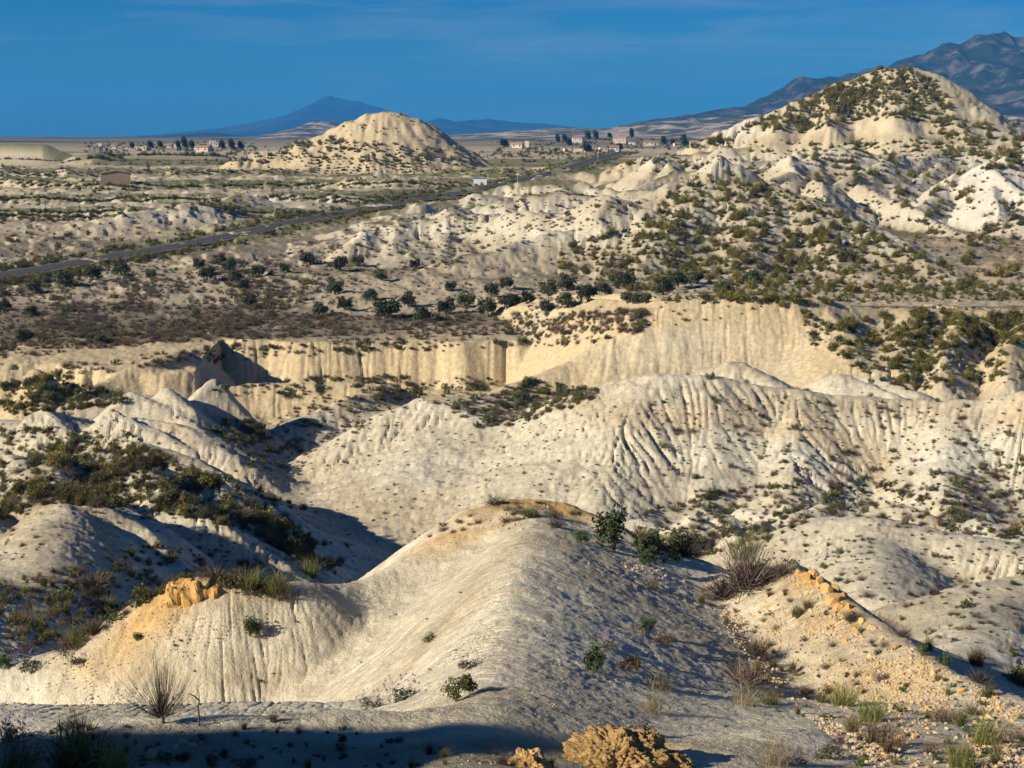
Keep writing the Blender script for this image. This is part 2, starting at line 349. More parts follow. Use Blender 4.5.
def carve(Z, npart, steps, depth):
    gx, gy = slopes(Z)
    sl_ = np.hypot(gx, gy)
    di = -gy / dDi; dj = (-gx + U32 * gy) / D32 / dUj
    n = np.maximum(np.maximum(np.abs(di), np.abs(dj)), 1e-6); di /= n; dj /= n
    pi = rngE.uniform(ie0, ie1, npart).astype(np.float32); pj = rngE.uniform(je0, je1, npart).astype(np.float32)
    acc = np.zeros(NR * NC, np.float32)
    dif, djf, slf = di.ravel(), dj.ravel(), sl_.ravel()
    for s_ in range(steps):
        ii = pi.astype(np.int32); jj = pj.astype(np.int32); f = ii * NC + jj
        acc += np.bincount(f, minlength=NR * NC)
        ok = slf[f] > .12
        pi = pi[ok]; pj = pj[ok]; f = f[ok]
        pi += dif[f] + rngE.uniform(-.4, .4, len(f)).astype(np.float32); pj += djf[f] + rngE.uniform(-.55, .55, len(f)).astype(np.float32)
        ok = (pi > ie0) & (pi < ie1 - 1) & (pj > je0) & (pj < je1 - 1); pi = pi[ok]; pj = pj[ok]
    acc = acc.reshape(NR, NC)
    a = np.log1p(acc) - np.log1p(blur(acc, 5))
    a = np.clip(blur(a, 1), -.25, 1.6)
    return Z - depth * a * D32 * sstep(.18, .5, sl_) * RMASK, acc
# streaks straight down the slope (noise smeared along the fall line) that the water then deepens
lg = np.log(D)
RMASK = (.35 + .75 * sstep(-.45, .35, fbm(U * FPX / 110 + 3, lg * 14, 4, 3))).astype(np.float32)
RMASK *= sstep(16, 26, D32) * (.6 + .4 * sstep(42, 60, D32)) * (1 - .7 * sstep(222, 226, D32) * (1 - sstep(240, 244, D32))) * (1 - .2 * sstep(250, 300, D32))
RMASK *= (1 - .8 * sstep(188, 194, D32) * (1 - sstep(212, 218, D32)) * (1 - sstep(46, 52, X))).astype(np.float32)
Zsm = blur(Z, 5); gx, gy = slopes(Zsm); di_ = -gy / dDi; dj_ = (-gx + U32 * gy) / D32 / dUj
n_ = np.maximum(np.maximum(np.abs(di_), np.abs(dj_)), 1e-6); di_ = (di_ / n_).ravel(); dj_ = (dj_ / n_).ravel()
wn_ = np.random.RandomState(2).rand(NR, NC).astype(np.float32); wn_ = (wn_ + .8 * blur(wn_, 2)).ravel()
I0, J0 = np.meshgrid(np.arange(ie0, ie1, dtype=np.float32), np.arange(je0, je1, dtype=np.float32), indexing='ij')
acc_ = np.zeros(I0.shape, np.float32)
for sg in (1, -1):
    pi, pj = I0 + .5, J0 + .5
    for _ in range(11):
        f = np.clip(pi, 0, NR - 1).astype(np.int32) * NC + np.clip(pj, 0, NC - 1).astype(np.int32); acc_ += wn_[f]; pi = pi + sg * di_[f]; pj = pj + sg * dj_[f]
acc_ = (acc_ - acc_.mean()) / acc_.std()
sl0 = np.hypot(gx, gy)[ie0:ie1, je0:je1]
Dn = D32[ie0:ie1]
Z[ie0:ie1, je0:je1] += (np.clip(acc_, -2.4, 1.0) * .00035 - np.clip(-acc_ - .7, 0, 2) * .0013) * Dn * sstep(.2, .5, sl0) * np.minimum(1, .25 + RMASK[ie0:ie1, je0:je1]) * (.45 + .75 * sstep(-.4, .4, fbm(I0 / 60, J0 / 70, 1, 3)))
rough_ = fbm(U * FPX / 22 + lg * 5, lg * 40, 2, 4, .6) * (.0012 + .0016 * sstep(250, 300, D)) + fbm(U * FPX / 5, lg * 170, 6, 3, .6) * .0003
Z += (rough_ * D * sstep(10, 16, D) * (1 - sstep(800, 850, D))).astype(np.float32)
for n_, st, dp in ((700000, 50, .0006), (800000, 70, .0012), (900000, 70, .0012)):
    Z, ACC = carve(Z, n_, st, dp)
# crumbly fine relief left by slumps and clods
fin = fbm(U * FPX / 9 + 4, lg * 95, 1, 5, .62) * (.0005 + .0007 * sstep(50, 80, D)) * sstep(10, 16, D) * (1 - sstep(800, 850, D)) * (.4 + .9 * sstep(-.3, .4, fbm(U * FPX / 60, lg * 16, 8, 3)))
Z += (fin * D).astype(np.float32)

# ------------------------------------------------------------------ ground colour (the marl's own colours, per vertex)
def lerp(a, b, t): return a + (b - a) * t[..., None]
col = np.empty(Z.shape + (3,), np.float32)
MARL = np.array([.50, .445, .322]); WARM = np.array([.50, .405, .245]); GREY = np.array([.38, .355, .27]); PALE = np.array([.55, .505, .385])
SOIL = np.array([.40, .335, .235]); LITTER = np.array([.16, .13, .095]); GRASS = np.array([.115, .125, .04]); OCHRE = np.array([.52, .325, .11])
Ls = np.interp(Y, [10, 50, 150, 400, 1000, 4000], [1.5, 4, 12, 30, 60, 300])
n1 = np.zeros(Z.shape, np.float32); n2 = np.zeros(Z.shape, np.float32)
for lo, hi, L in ((2, 60, 3.), (40, 180, 9.), (130, 460, 24.), (350, 70000, 60.)):
    m = (sstep(lo, lo * 1.4, Dr) * (1 - sstep(hi * .7, hi, Dr)))[:, None]; i0, i1 = np.searchsorted(Dr, lo), np.searchsorted(Dr, hi) + 1
    n1[i0:i1] += (m[i0:i1] * fbm(X[i0:i1] / L + 5, Y[i0:i1] / L, 0, 5)).astype(np.float32)
    n2[i0:i1] += (m[i0:i1] * fbm(X[i0:i1] / L + 55, Y[i0:i1] / L + 9, 3, 5)).astype(np.float32)
gx, gy = slopes(blur(Z, 2)); SLOPE = np.hypot(gx, gy)
PXg = 512 + FPX * X / np.maximum(Y * cp - (Z - ZC) * sp, .1)
PYg = 384 - FPX * (Y * sp + (Z - ZC) * cp) / np.maximum(Y * cp - (Z - ZC) * sp, .1)
col[:] = MARL
col = lerp(col, PALE, sstep(.0, .5, n1))
col = lerp(col, GREY, sstep(.1, .6, n2) * (.6 - .45 * (1 - sstep(46, 60, Y)) * (1 - sstep(-1, 1.5, X))))
# thin beds in the marl: warm and grey layers that follow the height
for lo, hi, hz in ((10, 60, 1.4), (48, 260, .55), (220, 1200, .22)):
    m_ = (sstep(lo, lo * 1.25, Dr) * (1 - sstep(hi * .85, hi, Dr)))[:, None]; w_ = vnoise(Z * hz + .5 * n1, 0 * Z + lo, 4) - .5 + .5 * (vnoise(Z * hz * 3.3 + n2, 0 * Z + 9 + lo, 6) - .5)
    col = col * (1 + (m_ * w_ * .34)[..., None] * np.array([.8, 1.0, 1.25]))
# warm sandy beds of the cliff line, mesa and the far terraces
warm = sstep(176, 192, Y) * (1 - sstep(255, 300, Y)) * (1 - .6 * sstep(.1, .5, n2))
warm = np.maximum(warm, sstep(740, 760, Y) * (1 - sstep(850, 900, Y)) * sstep(-180, -160, X) * (1 - sstep(-10, 10, X)) * .9)
warm = np.maximum(warm, sstep(560, 640, Y) * .55 * (1 - sstep(.1, .5, n1)))
col = lerp(col, WARM, warm)
# the plain: sandy soil with brown litter and thin grass in patches
flat = (1 - sstep(.12, .30, SLOPE)) * sstep(225, 240, Y)
col = lerp(col, SOIL, flat * .75)
bands = fbm(X / 70, Y / 22, 6, 4) - .5 * sstep(258, 266, Y) * (1 - sstep(300, 330, Y)) * sstep(-45, -30, X) + .25 * (1 - sstep(252, 262, Y))
col = lerp(col, LITTER, flat * sstep(-.15, .35, bands) * (1 - sstep(500, 700, Y)) * .85)
gr = fbm(X / 60 + 20, Y / 26, 2, 4)
col = lerp(col, GRASS, flat * sstep(.05, .4, gr) * (.55 + .35 * sstep(420, 520, Y)) * (1 - sstep(1500, 3000, Y)))
tg = sstep(455, 480, Y) * (1 - sstep(900, 980, Y)) * np.where((FQ < .30) | (FQ > .88), 1., 0.) * (1 - sstep(.2, .4, SLOPE)) * sstep(-.5, .1, n1 + .3) * (1 - sstep(40, 90, X - (Y - 480) * .25))
col = lerp(col, np.array([.10, .105, .035]), tg * .75)
rv = (1 - sstep(9, 16, ROADD)) * sstep(4.5, 6, ROADD)
col = lerp(col, GRASS, rv * .75)
far = sstep(1000, 2200, Y); fn = fbm(X / 300, Y / 500, 1, 4)
col = lerp(col, np.array([.22, .185, .125]), far); col = lerp(col, np.array([.065, .075, .04]), far * sstep(-.25, .15, fn))
# litter on the vegetated slopes of the scrub hill and valley bottoms of the left badlands
scr = sstep(300, 320, Y) * (1 - sstep(400, 420, Y)) * sstep(30, 60, X) * sstep(-.2, .3, n2)
col = lerp(col, np.array([.36, .28, .17]), scr * .6)
lv = sstep(-20, -28, X) * sstep(70, 90, Y) * (1 - sstep(165, 185, Y)) * sstep(-.05, .25, n1)
col = lerp(col, np.array([.27, .23, .17]), lv * .7)
# ochre beds that cap the foreground crests
def blob(px, py, d, rx_, ry_):
    c = at(px, py, d); return np.exp(-(((X - c[0]) / rx_) ** 2 + ((Y - c[1]) / ry_) ** 2))
och = np.clip(1.1 * blob(188, 592, 38, 1.0, .9) + .9 * blob(150, 640, 37, 1.0, .8) + .8 * blob(235, 600, 38, 1.0, .7) + .5 * blob(115, 690, 36, 1.4, .9) + .95 * blob(505, 510, 44.0, 1.9, .9) + .85 * blob(565, 512, 44.0, 1.6, .9)
              + .8 * blob(452, 538, 42, 1.4, .8) + 1.0 * blob(815, 585, 34.6, .9, .9) + .8 * blob(860, 615, 31.4, 1.0, .9) + .5 * blob(920, 670, 26.6, 1.5, 1.2) + .35 * blob(520, 590, 29.5, .9, .25)
              + .5 * blob(620, 745, 15.5, 1.2, .8), 0, 1) * sstep(-.45, .15, n1 + .3)
col = lerp(col, OCHRE, och * .85)
rub = sstep(4.2, 5.2, X + (Y - 27) * .0) * sstep(15, 17, Y) * (1 - sstep(36, 39, Y)) * sstep(.13, .2, X / Y)
col = lerp(col, np.array([.50, .405, .27]), rub * .35 * (1 - och))
och2 = sstep(.25, .5, fbm(X / 7 + 31, Y / 7, 4, 4)) * sstep(100, 112, Y) * (1 - sstep(150, 160, Y))
col = lerp(col, np.array([.56, .43, .24]), och2 * .5)
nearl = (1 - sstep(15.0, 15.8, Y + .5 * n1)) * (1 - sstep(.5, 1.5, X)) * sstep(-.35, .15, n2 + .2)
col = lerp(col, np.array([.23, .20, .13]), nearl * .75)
white = sstep(120, 150, X) * sstep(420, 435, Y) * (1 - sstep(500, 540, Y)) * sstep(.15, .35, SLOPE)
col = lerp(col, np.array([.60, .56, .47]), white * .8)
col = np.clip(col, .02, .8)

# ------------------------------------------------------------------ materials
def mat(name, color, rough=.9, spec=.2, **kw):
    m = bpy.data.materials.new(name); m.use_nodes = True
    b = m.node_tree.nodes['Principled BSDF']; b.inputs['Base Color'].default_value = (*color, 1)
    b.inputs['Roughness'].default_value = rough; b.inputs['Specular IOR Level'].default_value = spec
    return m
def ground_material():
    m = bpy.data.materials.new('marl_ground'); m.use_nodes = True; t = m.node_tree; b = t.nodes['Principled BSDF']
    b.inputs['Roughness'].default_value = .95; b.inputs['Specular IOR Level'].default_value = .1
    at_ = N(t, 'ShaderNodeAttribute', attribute_name='tint')
    geo = N(t, 'ShaderNodeNewGeometry')
    def noise(scale, det, rough=.6):
        n = N(t, 'ShaderNodeTexNoise'); n.inputs['Scale'].default_value = scale; n.inputs['Detail'].default_value = det; n.inputs['Roughness'].default_value = rough
        t.links.new(geo.outputs['Position'], n.inputs['Vector']); return n
    # colour grain
    g1 = noise(1.3, 12, .72)
    mr = N(t, 'ShaderNodeMapRange'); mr.inputs[1].default_value = .3; mr.inputs[2].default_value = .7; mr.inputs[3].default_value = .66; mr.inputs[4].default_value = 1.24
    t.links.new(g1.outputs['Fac'], mr.inputs[0])
    mul = N(t, 'ShaderNodeVectorMath', operation='SCALE'); t.links.new(at_.outputs['Color'], mul.inputs[0]); t.links.new(mr.outputs[0], mul.inputs['Scale'])
    t.links.new(mul.outputs[0], b.inputs['Base Color'])
    # clods and cracked crust: strength follows the world, detail reaches down to centimetres
    f = noise(2.2, 14, .68)
    vor = N(t, 'ShaderNodeTexVoronoi', feature='DISTANCE_TO_EDGE'); vor.inputs['Scale'].default_value = 9.0
    wn = noise(3.0, 3); mixv = N(t, 'ShaderNodeMixRGB'); mixv.inputs[0].default_value = .25
    t.links.new(geo.outputs['Position'], mixv.inputs[1]); t.links.new(wn.outputs['Color'], mixv.inputs[2]); t.links.new(mixv.outputs[0], vor.inputs['Vector'])
    vr = N(t, 'ShaderNodeMapRange'); vr.inputs[2].default_value = .12; vr.inputs[4].default_value = .07; t.links.new(vor.outputs['Distance'], vr.inputs[0])
    add = N(t, 'ShaderNodeMath', operation='ADD'); t.links.new(f.outputs['Fac'], add.inputs[0]); t.links.new(vr.outputs[0], add.inputs[1])
    bm1 = N(t, 'ShaderNodeBump'); bm1.inputs['Strength'].default_value = .7; bm1.inputs['Distance'].default_value = .10
    t.links.new(add.outputs[0], bm1.inputs['Height'])
    f2 = noise(.35, 9, .7); bm2 = N(t, 'ShaderNodeBump'); bm2.inputs['Strength'].default_value = .45; bm2.inputs['Distance'].default_value = .9
    t.links.new(f2.outputs['Fac'], bm2.inputs['Height']); t.links.new(bm1.outputs[0], bm2.inputs['Normal'])
    t.links.new(bm2.outputs[0], b.inputs['Normal'])
    return m
M_GROUND = ground_material()

def grid_mesh(name, V, nr, nc, material, colors=None, smooth=True):
    me = bpy.data.meshes.new(name)
    nv = nr * nc; idx = np.arange(nv, dtype=np.int32).reshape(nr, nc)
    q = np.stack([idx[:-1, :-1], idx[:-1, 1:], idx[1:, 1:], idx[1:, :-1]], -1).reshape(-1)
    nf = len(q) // 4
    me.vertices.add(nv); me.vertices.foreach_set('co', V.astype(np.float32).ravel())
    me.loops.add(len(q)); me.loops.foreach_set('vertex_index', q)
    me.polygons.add(nf); me.polygons.foreach_set('loop_start', np.arange(0, len(q), 4, dtype=np.int32)); me.polygons.foreach_set('loop_total', np.full(nf, 4, np.int32))
    if smooth: me.polygons.foreach_set('use_smooth', np.ones(nf, bool))
    if colors is not None:
        a = me.attributes.new('tint', 'FLOAT_COLOR', 'POINT')
        a.data.foreach_set('color', np.concatenate([colors.reshape(-1, 3), np.ones((nv, 1))], 1).astype(np.float32).ravel())
    me.update(); me.materials.append(material)
    ob = bpy.data.objects.new(name, me); scene.collection.objects.link(ob); return ob
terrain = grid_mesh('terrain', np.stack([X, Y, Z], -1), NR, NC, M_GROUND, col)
terrain['kind'] = 'structure'; terrain['label'] = 'pale eroded badland hills and the scrubby plain behind them'

# the hillside left of and behind the photographer, out of the frame: it shades the near ground
hx, hy = np.meshgrid(np.linspace(-75, -9, 60), np.linspace(-45, 4, 50)); hz = 30.6 + .02 * np.abs(hx) + 0 * hx
for a, b in (((-22.5, 3.2, 37.5), (-25.0, 2.6, 41.2)), ((-25.0, 2.6, 41.2), (-34, -1, 43.6)), ((-34, -1, 43.6), (-60, -12, 48.0))):
    t = np.clip(((hx - a[0]) * (b[0] - a[0]) + (hy - a[1]) * (b[1] - a[1])) / ((b[0] - a[0]) ** 2 + (b[1] - a[1]) ** 2), 0, 1); dd = np.hypot(hx - a[0] - t * (b[0] - a[0]), hy - a[1] - t * (b[1] - a[1]))
    hz = np.maximum(hz, a[2] + t * (b[2] - a[2]) - .75 * dd + .5 * fbm(hx / 3, hy / 3, 2, 4))
hillside = grid_mesh('hillside', np.stack([hx, hy, hz], -1), 50, 60, M_GROUND, np.broadcast_to(MARL, hx.shape + (3,)).copy()); hillside['kind'] = 'structure'; hillside['label'] = 'bare pale hillside beside the viewpoint, outside the picture'
# look up the ground: height under a world point, and the point a picture ray meets first
Zs = Z.astype(np.float64)
def ground_z(x, y):
    x = np.asarray(x, float); y = np.asarray(y, float)
    fi = np.interp(y, Dr, np.arange(NR)); fj = np.interp(x / y, Uc, np.arange(NC))
    i = np.clip(fi.astype(int), 0, NR - 2); j = np.clip(fj.astype(int), 0, NC - 2); a = fi - i; b = fj - j
    return (Zs[i, j] * (1 - a) * (1 - b) + Zs[i + 1, j] * a * (1 - b) + Zs[i, j + 1] * (1 - a) * b + Zs[i + 1, j + 1] * a * b)
def hits(px, py):
    px = np.atleast_1d(np.asarray(px, float)); py = np.atleast_1d(np.asarray(py, float))
    out = np.full((len(px), 3), np.nan)
    for s_ in range(0, len(px), 2000):
        u, t = ray(px[s_:s_ + 2000], py[s_:s_ + 2000])
        j = np.clip(np.rint(np.interp(u, Uc, np.arange(NC))).astype(int), 0, NC - 1)
        below = Zs[:, j] >= (ZC + t[None, :] * Dr[:, None])
        below[Dr < 9] = False
        i = np.argmax(below, 0); ok = below.any(0)
        d = Dr[i] - .5 * (Dr[i] - Dr[np.maximum(i - 1, 0)])
        x = u * d; out[s_:s_ + 2000] = np.where(ok[:, None], np.stack([x, d, ground_z(x, d)], -1), np.nan)
    return out
def hit(px, py): return tuple(hits([px], [py])[0])

# ------------------------------------------------------------------ mountains
def mountain_material(name, dark, rock, scale, lo=.45, hi=.62):
    m = bpy.data.materials.new(name); m.use_nodes = True; t = m.node_tree; b = t.nodes['Principled BSDF']; b.inputs['Roughness'].default_value = .95
    b.inputs['Specular IOR Level'].default_value = .1
    geo = N(t, 'ShaderNodeNewGeometry'); n = N(t, 'ShaderNodeTexNoise'); n.inputs['Scale'].default_value = scale; n.inputs['Detail'].default_value = 12; n.inputs['Roughness'].default_value = .68
    t.links.new(geo.outputs['Position'], n.inputs['Vector'])
    mr = N(t, 'ShaderNodeMapRange'); mr.inputs[1].default_value = lo; mr.inputs[2].default_value = hi; t.links.new(n.outputs['Fac'], mr.inputs[0])
    mx = N(t, 'ShaderNodeMixRGB'); mx.inputs[1].default_value = (*dark, 1); mx.inputs[2].default_value = (*rock, 1)
    t.links.new(mr.outputs[0], mx.inputs[0]); t.links.new(mx.outputs[0], b.inputs['Base Color'])
    return m
def mountain(name, label, pts, d, depth, material, seed, rough=.22, foot=22.0, ncol=280, nrow=90, lam=None):
    """a range whose skyline runs through the given picture points at distance d; flanks fall to the plain in front and behind"""
    P = np.array(pts, float); px = np.linspace(P[0, 0], P[-1, 0], ncol)
    sky_ = np.array([at(a, b, d)[2] for a, b in zip(P[:, 0], P[:, 1])]); crest = np.interp(px, P[:, 0], sky_); crest = foot + (crest - foot) * (1 + .05 * fbm(px / 9 + seed, px * 0, seed, 4))
    u = ray(px, 120)[0]; tr = np.linspace(-1, 1, nrow)
    lam = lam or depth * .3
    V = np.zeros((nrow, ncol, 3))
    for k, t in enumerate(tr):
        y = d + depth * t * (1 if t < 0 else .8); x = u * d                         # straight lateral coordinate
        prof = (1 - abs(t)) ** 1.15
        n = 1 - np.abs(fbm(x / lam + seed, y / lam * .6 + seed * 2, seed, 5))         # ridged
        n = n - .35 * np.abs(fbm(x / lam * 2.7 + 5, y / lam * 1.6, seed + 3, 4)); relief = 1 - rough * 3.4 * (1 - n) * min(1, .12 + abs(t) * 3.5) * (1.2 - abs(t))
        h = np.maximum(crest - foot, 0) * prof * relief
        V[k, :, 0] = x; V[k, :, 1] = y; V[k, :, 2] = foot - 3 + h + (3 * (1 - abs(t)))
    ob = grid_mesh(name, V, nrow, ncol, material); ob['kind'] = 'structure'; ob['label'] = label
    return ob
MM1 = mountain_material('mountain_scrub_rock', (.018, .025, .02), (.15, .12, .105), .010, .50, .68)
MM2 = mountain_material('mountain_far', (.014, .02, .026), (.07, .068, .066), .0015, .45, .7)
MM3 = mountain_material('mountain_foothill', (.06, .065, .04), (.42, .34, .27), .012, .46, .58)
mountain('mountain', 'dark rocky mountain at the right behind the big conical hill',
         [(560,131),(610,127),(650,118),(700,111),(745,105),(775,87),(800,73),(820,69),(840,73),(862,69),(890,59),(920,48),(950,41),(975,33),(1000,29),(1024,30),(1060,36),(1120,60),(1200,75),(1300,100)], 5600, 2300, MM1, 3, rough=.30, ncol=520, nrow=170, lam=520)
mountain('mountain', 'lone blue peak far away on the left horizon',
         [(195,137),(222,131),(250,122),(280,116),(300,108),(315,99),(328,95),(345,98),(365,102),(385,108),(415,120),(450,128),(480,133),(520,136)], 16000, 4500, MM2, 5, rough=.22)
mountain('mountain', 'low blue range far away right of the mound',
         [(380,130),(420,122),(440,117),(455,121),(470,119),(490,117),(515,121),(545,123),(580,127),(640,131),(700,136)], 13000, 3000, MM2, 7, rough=.30)
mountain('mountain', 'small blue hill alone on the far left horizon', [(30,140),(55,137),(66,135.5),(78,137),(95,140)], 15000, 1200, MM2, 2)
mountain('mountain', 'low dark hills along the left horizon', [(-60,141),(0,140),(60,140),(105,138),(150,136),(185,135),(205,132),(222,133),(240,137),(280,139),(330,140)], 7000, 1600, MM1, 4, rough=.25)
mountain('mountain', 'grey rocky hill behind the pale mound on the left', [(250,139),(285,131),(310,122),(325,121),(345,124),(380,131),(420,137)], 4200, 900, MM3, 6, rough=.25)
mountain('mountain', 'pale pink foothills below the dark mountain', [(430,137),(480,133),(520,130),(560,127),(610,127),(640,121),(670,118),(705,116),(740,114),(790,112),(850,116),(950,118),(1050,112),(1180,118)], 3600, 1000, MM3, 8, rough=.35, ncol=360)

# ------------------------------------------------------------------ haze: one closed box of thin air
def haze_box():
    me = bpy.data.meshes.new('haze'); bm = bmesh.new(); bmesh.ops.create_cube(bm, size=1.0)
    bmesh.ops.scale(bm, vec=(140000, 23000, 760), verts=bm.verts); bmesh.ops.translate(bm, vec=(0, 11000, 360), verts=bm.verts)
    bm.to_mesh(me); bm.free(); o = bpy.data.objects.new('haze', me); scene.collection.objects.link(o); o['kind'] = 'stuff'; o['label'] = 'thin blue haze over the whole landscape'
    m = bpy.data.materials.new('haze_air'); m.use_nodes = True; t = m.node_tree; t.nodes.clear()
    out = N(t, 'ShaderNodeOutputMaterial'); v = N(t, 'ShaderNodeVolumePrincipled')
    v.inputs['Color'].default_value = (.06, .38, .95, 1); v.inputs['Density'].default_value = 7.5e-5; v.inputs['Anisotropy'].default_value = 0.0
    t.links.new(v.outputs[0], out.inputs['Volume']); me.materials.append(m); return o
haze = haze_box()

# ------------------------------------------------------------------ plant prototypes (meshes shared by all copies)
def foliage_material(name, trans=.25, rough=.7):
    m = bpy.data.materials.new(name); m.use_nodes = True; t = m.node_tree; b = t.nodes['Principled BSDF']
    b.inputs['Roughness'].default_value = rough; b.inputs['Specular IOR Level'].default_value = .25
    a = N(t, 'ShaderNodeAttribute', attribute_name='tint'); oi = N(t, 'ShaderNodeObjectInfo')
    hv = N(t, 'ShaderNodeHueSaturation'); mr = N(t, 'ShaderNodeMapRange'); mr.inputs[3].default_value = .55; mr.inputs[4].default_value = 1.5
    mh = N(t, 'ShaderNodeMapRange'); mh.inputs[3].default_value = .478; mh.inputs[4].default_value = .515
    mo = N(t, 'ShaderNodeMath', operation='FRACT'); mm = N(t, 'ShaderNodeMath', operation='MULTIPLY'); mm.inputs[1].default_value = 7.31
    t.links.new(oi.outputs['Random'], mm.inputs[0]); t.links.new(mm.outputs[0], mo.inputs[0]); t.links.new(mo.outputs[0], mh.inputs[0])
    t.links.new(oi.outputs['Random'], mr.inputs[0]); t.links.new(mr.outputs[0], hv.inputs['Value']); t.links.new(mh.outputs[0], hv.inputs['Hue'])
    t.links.new(a.outputs['Color'], hv.inputs['Color']); t.links.new(hv.outputs[0], b.inputs['Base Color'])
    if trans:
        tr = N(t, 'ShaderNodeBsdfTranslucent'); mx = N(t, 'ShaderNodeMixShader'); mx.inputs[0].default_value = trans
        t.links.new(hv.outputs[0], tr.inputs[0]); t.links.new(b.outputs[0], mx.inputs[1]); t.links.new(tr.outputs[0], mx.inputs[2])
        t.links.new(mx.outputs[0], t.nodes['Material Output'].inputs[0])
    return m
M_LEAF = foliage_material('leaf', .2); M_TWIG = foliage_material('twig', 0, .9)

class Geo:
    def __init__(s): s.v = []; s.f = []; s.c = []; s.m = []; s.n = 0
    def add(s, v, f, c, mi=0):
        v = np.asarray(v, float); f = np.asarray(f, int)
        s.v.append(v); s.f += [tuple(r + s.n) for r in f]; s.c.append(np.broadcast_to(np.asarray(c, float), (len(v), 3))); s.m += [mi] * len(f); s.n += len(v)
    def mesh(s, name, mats, smooth=False):
        me = bpy.data.meshes.new(name); V = np.concatenate(s.v)
        me.from_pydata(V.tolist(), [], s.f)
        a = me.attributes.new('tint', 'FLOAT_COLOR', 'POINT'); C = np.concatenate(s.c)
        a.data.foreach_set('color', np.concatenate([C, np.ones((len(C), 1))], 1).astype(np.float32).ravel())
        for mt in mats: me.materials.append(mt)
        me.polygons.foreach_set('material_index', s.m)
        if smooth: me.polygons.foreach_set('use_smooth', [True] * len(s.f))
        me.update(); return me
def unit(v): return v / np.maximum(np.linalg.norm(v, axis=-1, keepdims=True), 1e-9)
def leaves(g, rng, n, clumps, size, base, var=.35, mi=0, elong=1.6, flat=0.0):
    """quads scattered through a set of ellipsoidal clumps; clumps: (x,y,z,rx,ry,rz)"""
    cl = np.array(clumps); w = cl[:, 3] * cl[:, 4] * cl[:, 5]; k = rng.choice(len(cl), n, p=w / w.sum())
    d = unit(rng.normal(size=(n, 3))); r = rng.rand(n, 1) ** .42
    c = cl[k, :3] + d * r * cl[k, 3:]
    c[:, 2] = np.maximum(c[:, 2], .01)
    nrm = unit(d + rng.normal(size=(n, 3)) * .8); t = unit(np.cross(nrm, rng.normal(size=(n, 3)))); bt = np.cross(nrm, t)
    s = size * rng.uniform(.6, 1.4, (n, 1)); a = t * s * elong; b = bt * s
    V = np.stack([c - a, c - b * .8, c + a, c + b * .8], 1).reshape(-1, 3)
    tone = (1 + var * rng.uniform(-1, 1, (len(cl), 1)))[k] * (1 + var * rng.uniform(-1, 1, (n, 1)))
    C = np.repeat(np.asarray(base)[None] * tone * (1 + .08 * rng.normal(size=(n, 3))), 4, 0)
    g.add(V, np.arange(4 * n).reshape(-1, 4), np.clip(C, .004, .9), mi)
def blades(g, rng, n, spread, height, width, base, lean=.5, var=.3, mi=0, droop=.3):
    """thin bent blades rising from a small base"""
    az = rng.uniform(0, 2 * np.pi, n); le = lean * rng.uniform(0.05, 1, n); h = height * rng.uniform(.45, 1.1, n)
    rr = spread * np.sqrt(rng.rand(n)); a2 = rng.uniform(0, 2 * np.pi, n)
    p0 = np.stack([rr * np.cos(a2), rr * np.sin(a2), np.zeros(n)], 1)
    dirh = np.stack([np.cos(az), np.sin(az), np.zeros(n)], 1)
    p1 = p0 + dirh * (h * le * .5)[:, None] + np.array([0, 0, 1]) * (h * .62)[:, None]
    p2 = p0 + dirh * (h * le * (1 + droop))[:, None] + np.array([0, 0, 1]) * (h * (1 - droop * le))[:, None]
    side = np.stack([-np.sin(az + rng.normal(size=n)), np.cos(az + rng.normal(size=n)), np.zeros(n)], 1) * (width * rng.uniform(.6, 1.3, n))[:, None]
    V = np.stack([p0 - side, p0 + side, p1 - side * .7, p1 + side * .7, p2], 1).reshape(-1, 3)
    i = np.arange(n)[:, None] * 5
    C = np.repeat(np.clip(np.asarray(base)[None] * (1 + var * rng.uniform(-1, 1, (n, 1))) * (1 + .07 * rng.normal(size=(n, 3))), .004, .9), 5, 0)
    s0 = g.n; g.add(V, i + np.array([[0, 1, 3, 2]]), C, mi); g.f += [tuple(r + s0) for r in (i + np.array([[2, 3, 4]]))]; g.m += [mi] * n
def tube(g, pts, radii, color, mi=1, sides=5):
    P = np.array(pts, float); n = len(P); V = []
    for k in range(n):
        t = unit((P[min(k + 1, n - 1)] - P[max(k - 1, 0)])[None])[0]; a = unit(np.cross(t, [.31, .77, .55])[None])[0]; b = np.cross(t, a)
        for s_ in range(sides):
            q = 2 * math.pi * s_ / sides; V.append(P[k] + radii[k] * (math.cos(q) * a + math.sin(q) * b))
    Fc = [(k * sides + s_, k * sides + (s_ + 1) % sides, (k + 1) * sides + (s_ + 1) % sides, (k + 1) * sides + s_) for k in range(n - 1) for s_ in range(sides)]
    g.add(V, Fc, color, mi)
def clump_set(rng, n, rad, hgt, lump=.42):
    out = []
    for _ in range(n):
        a = rng.uniform(0, 6.283); r = rad * math.sqrt(rng.rand()) * .75
        s_ = lump * rng.uniform(.6, 1.15); z = hgt * rng.uniform(.3, .8) * (1 - .5 * (r / rad) ** 2)
        out.append((r * math.cos(a), r * math.sin(a), z, s_ * rad, s_ * rad, s_ * hgt * .95))
    return out
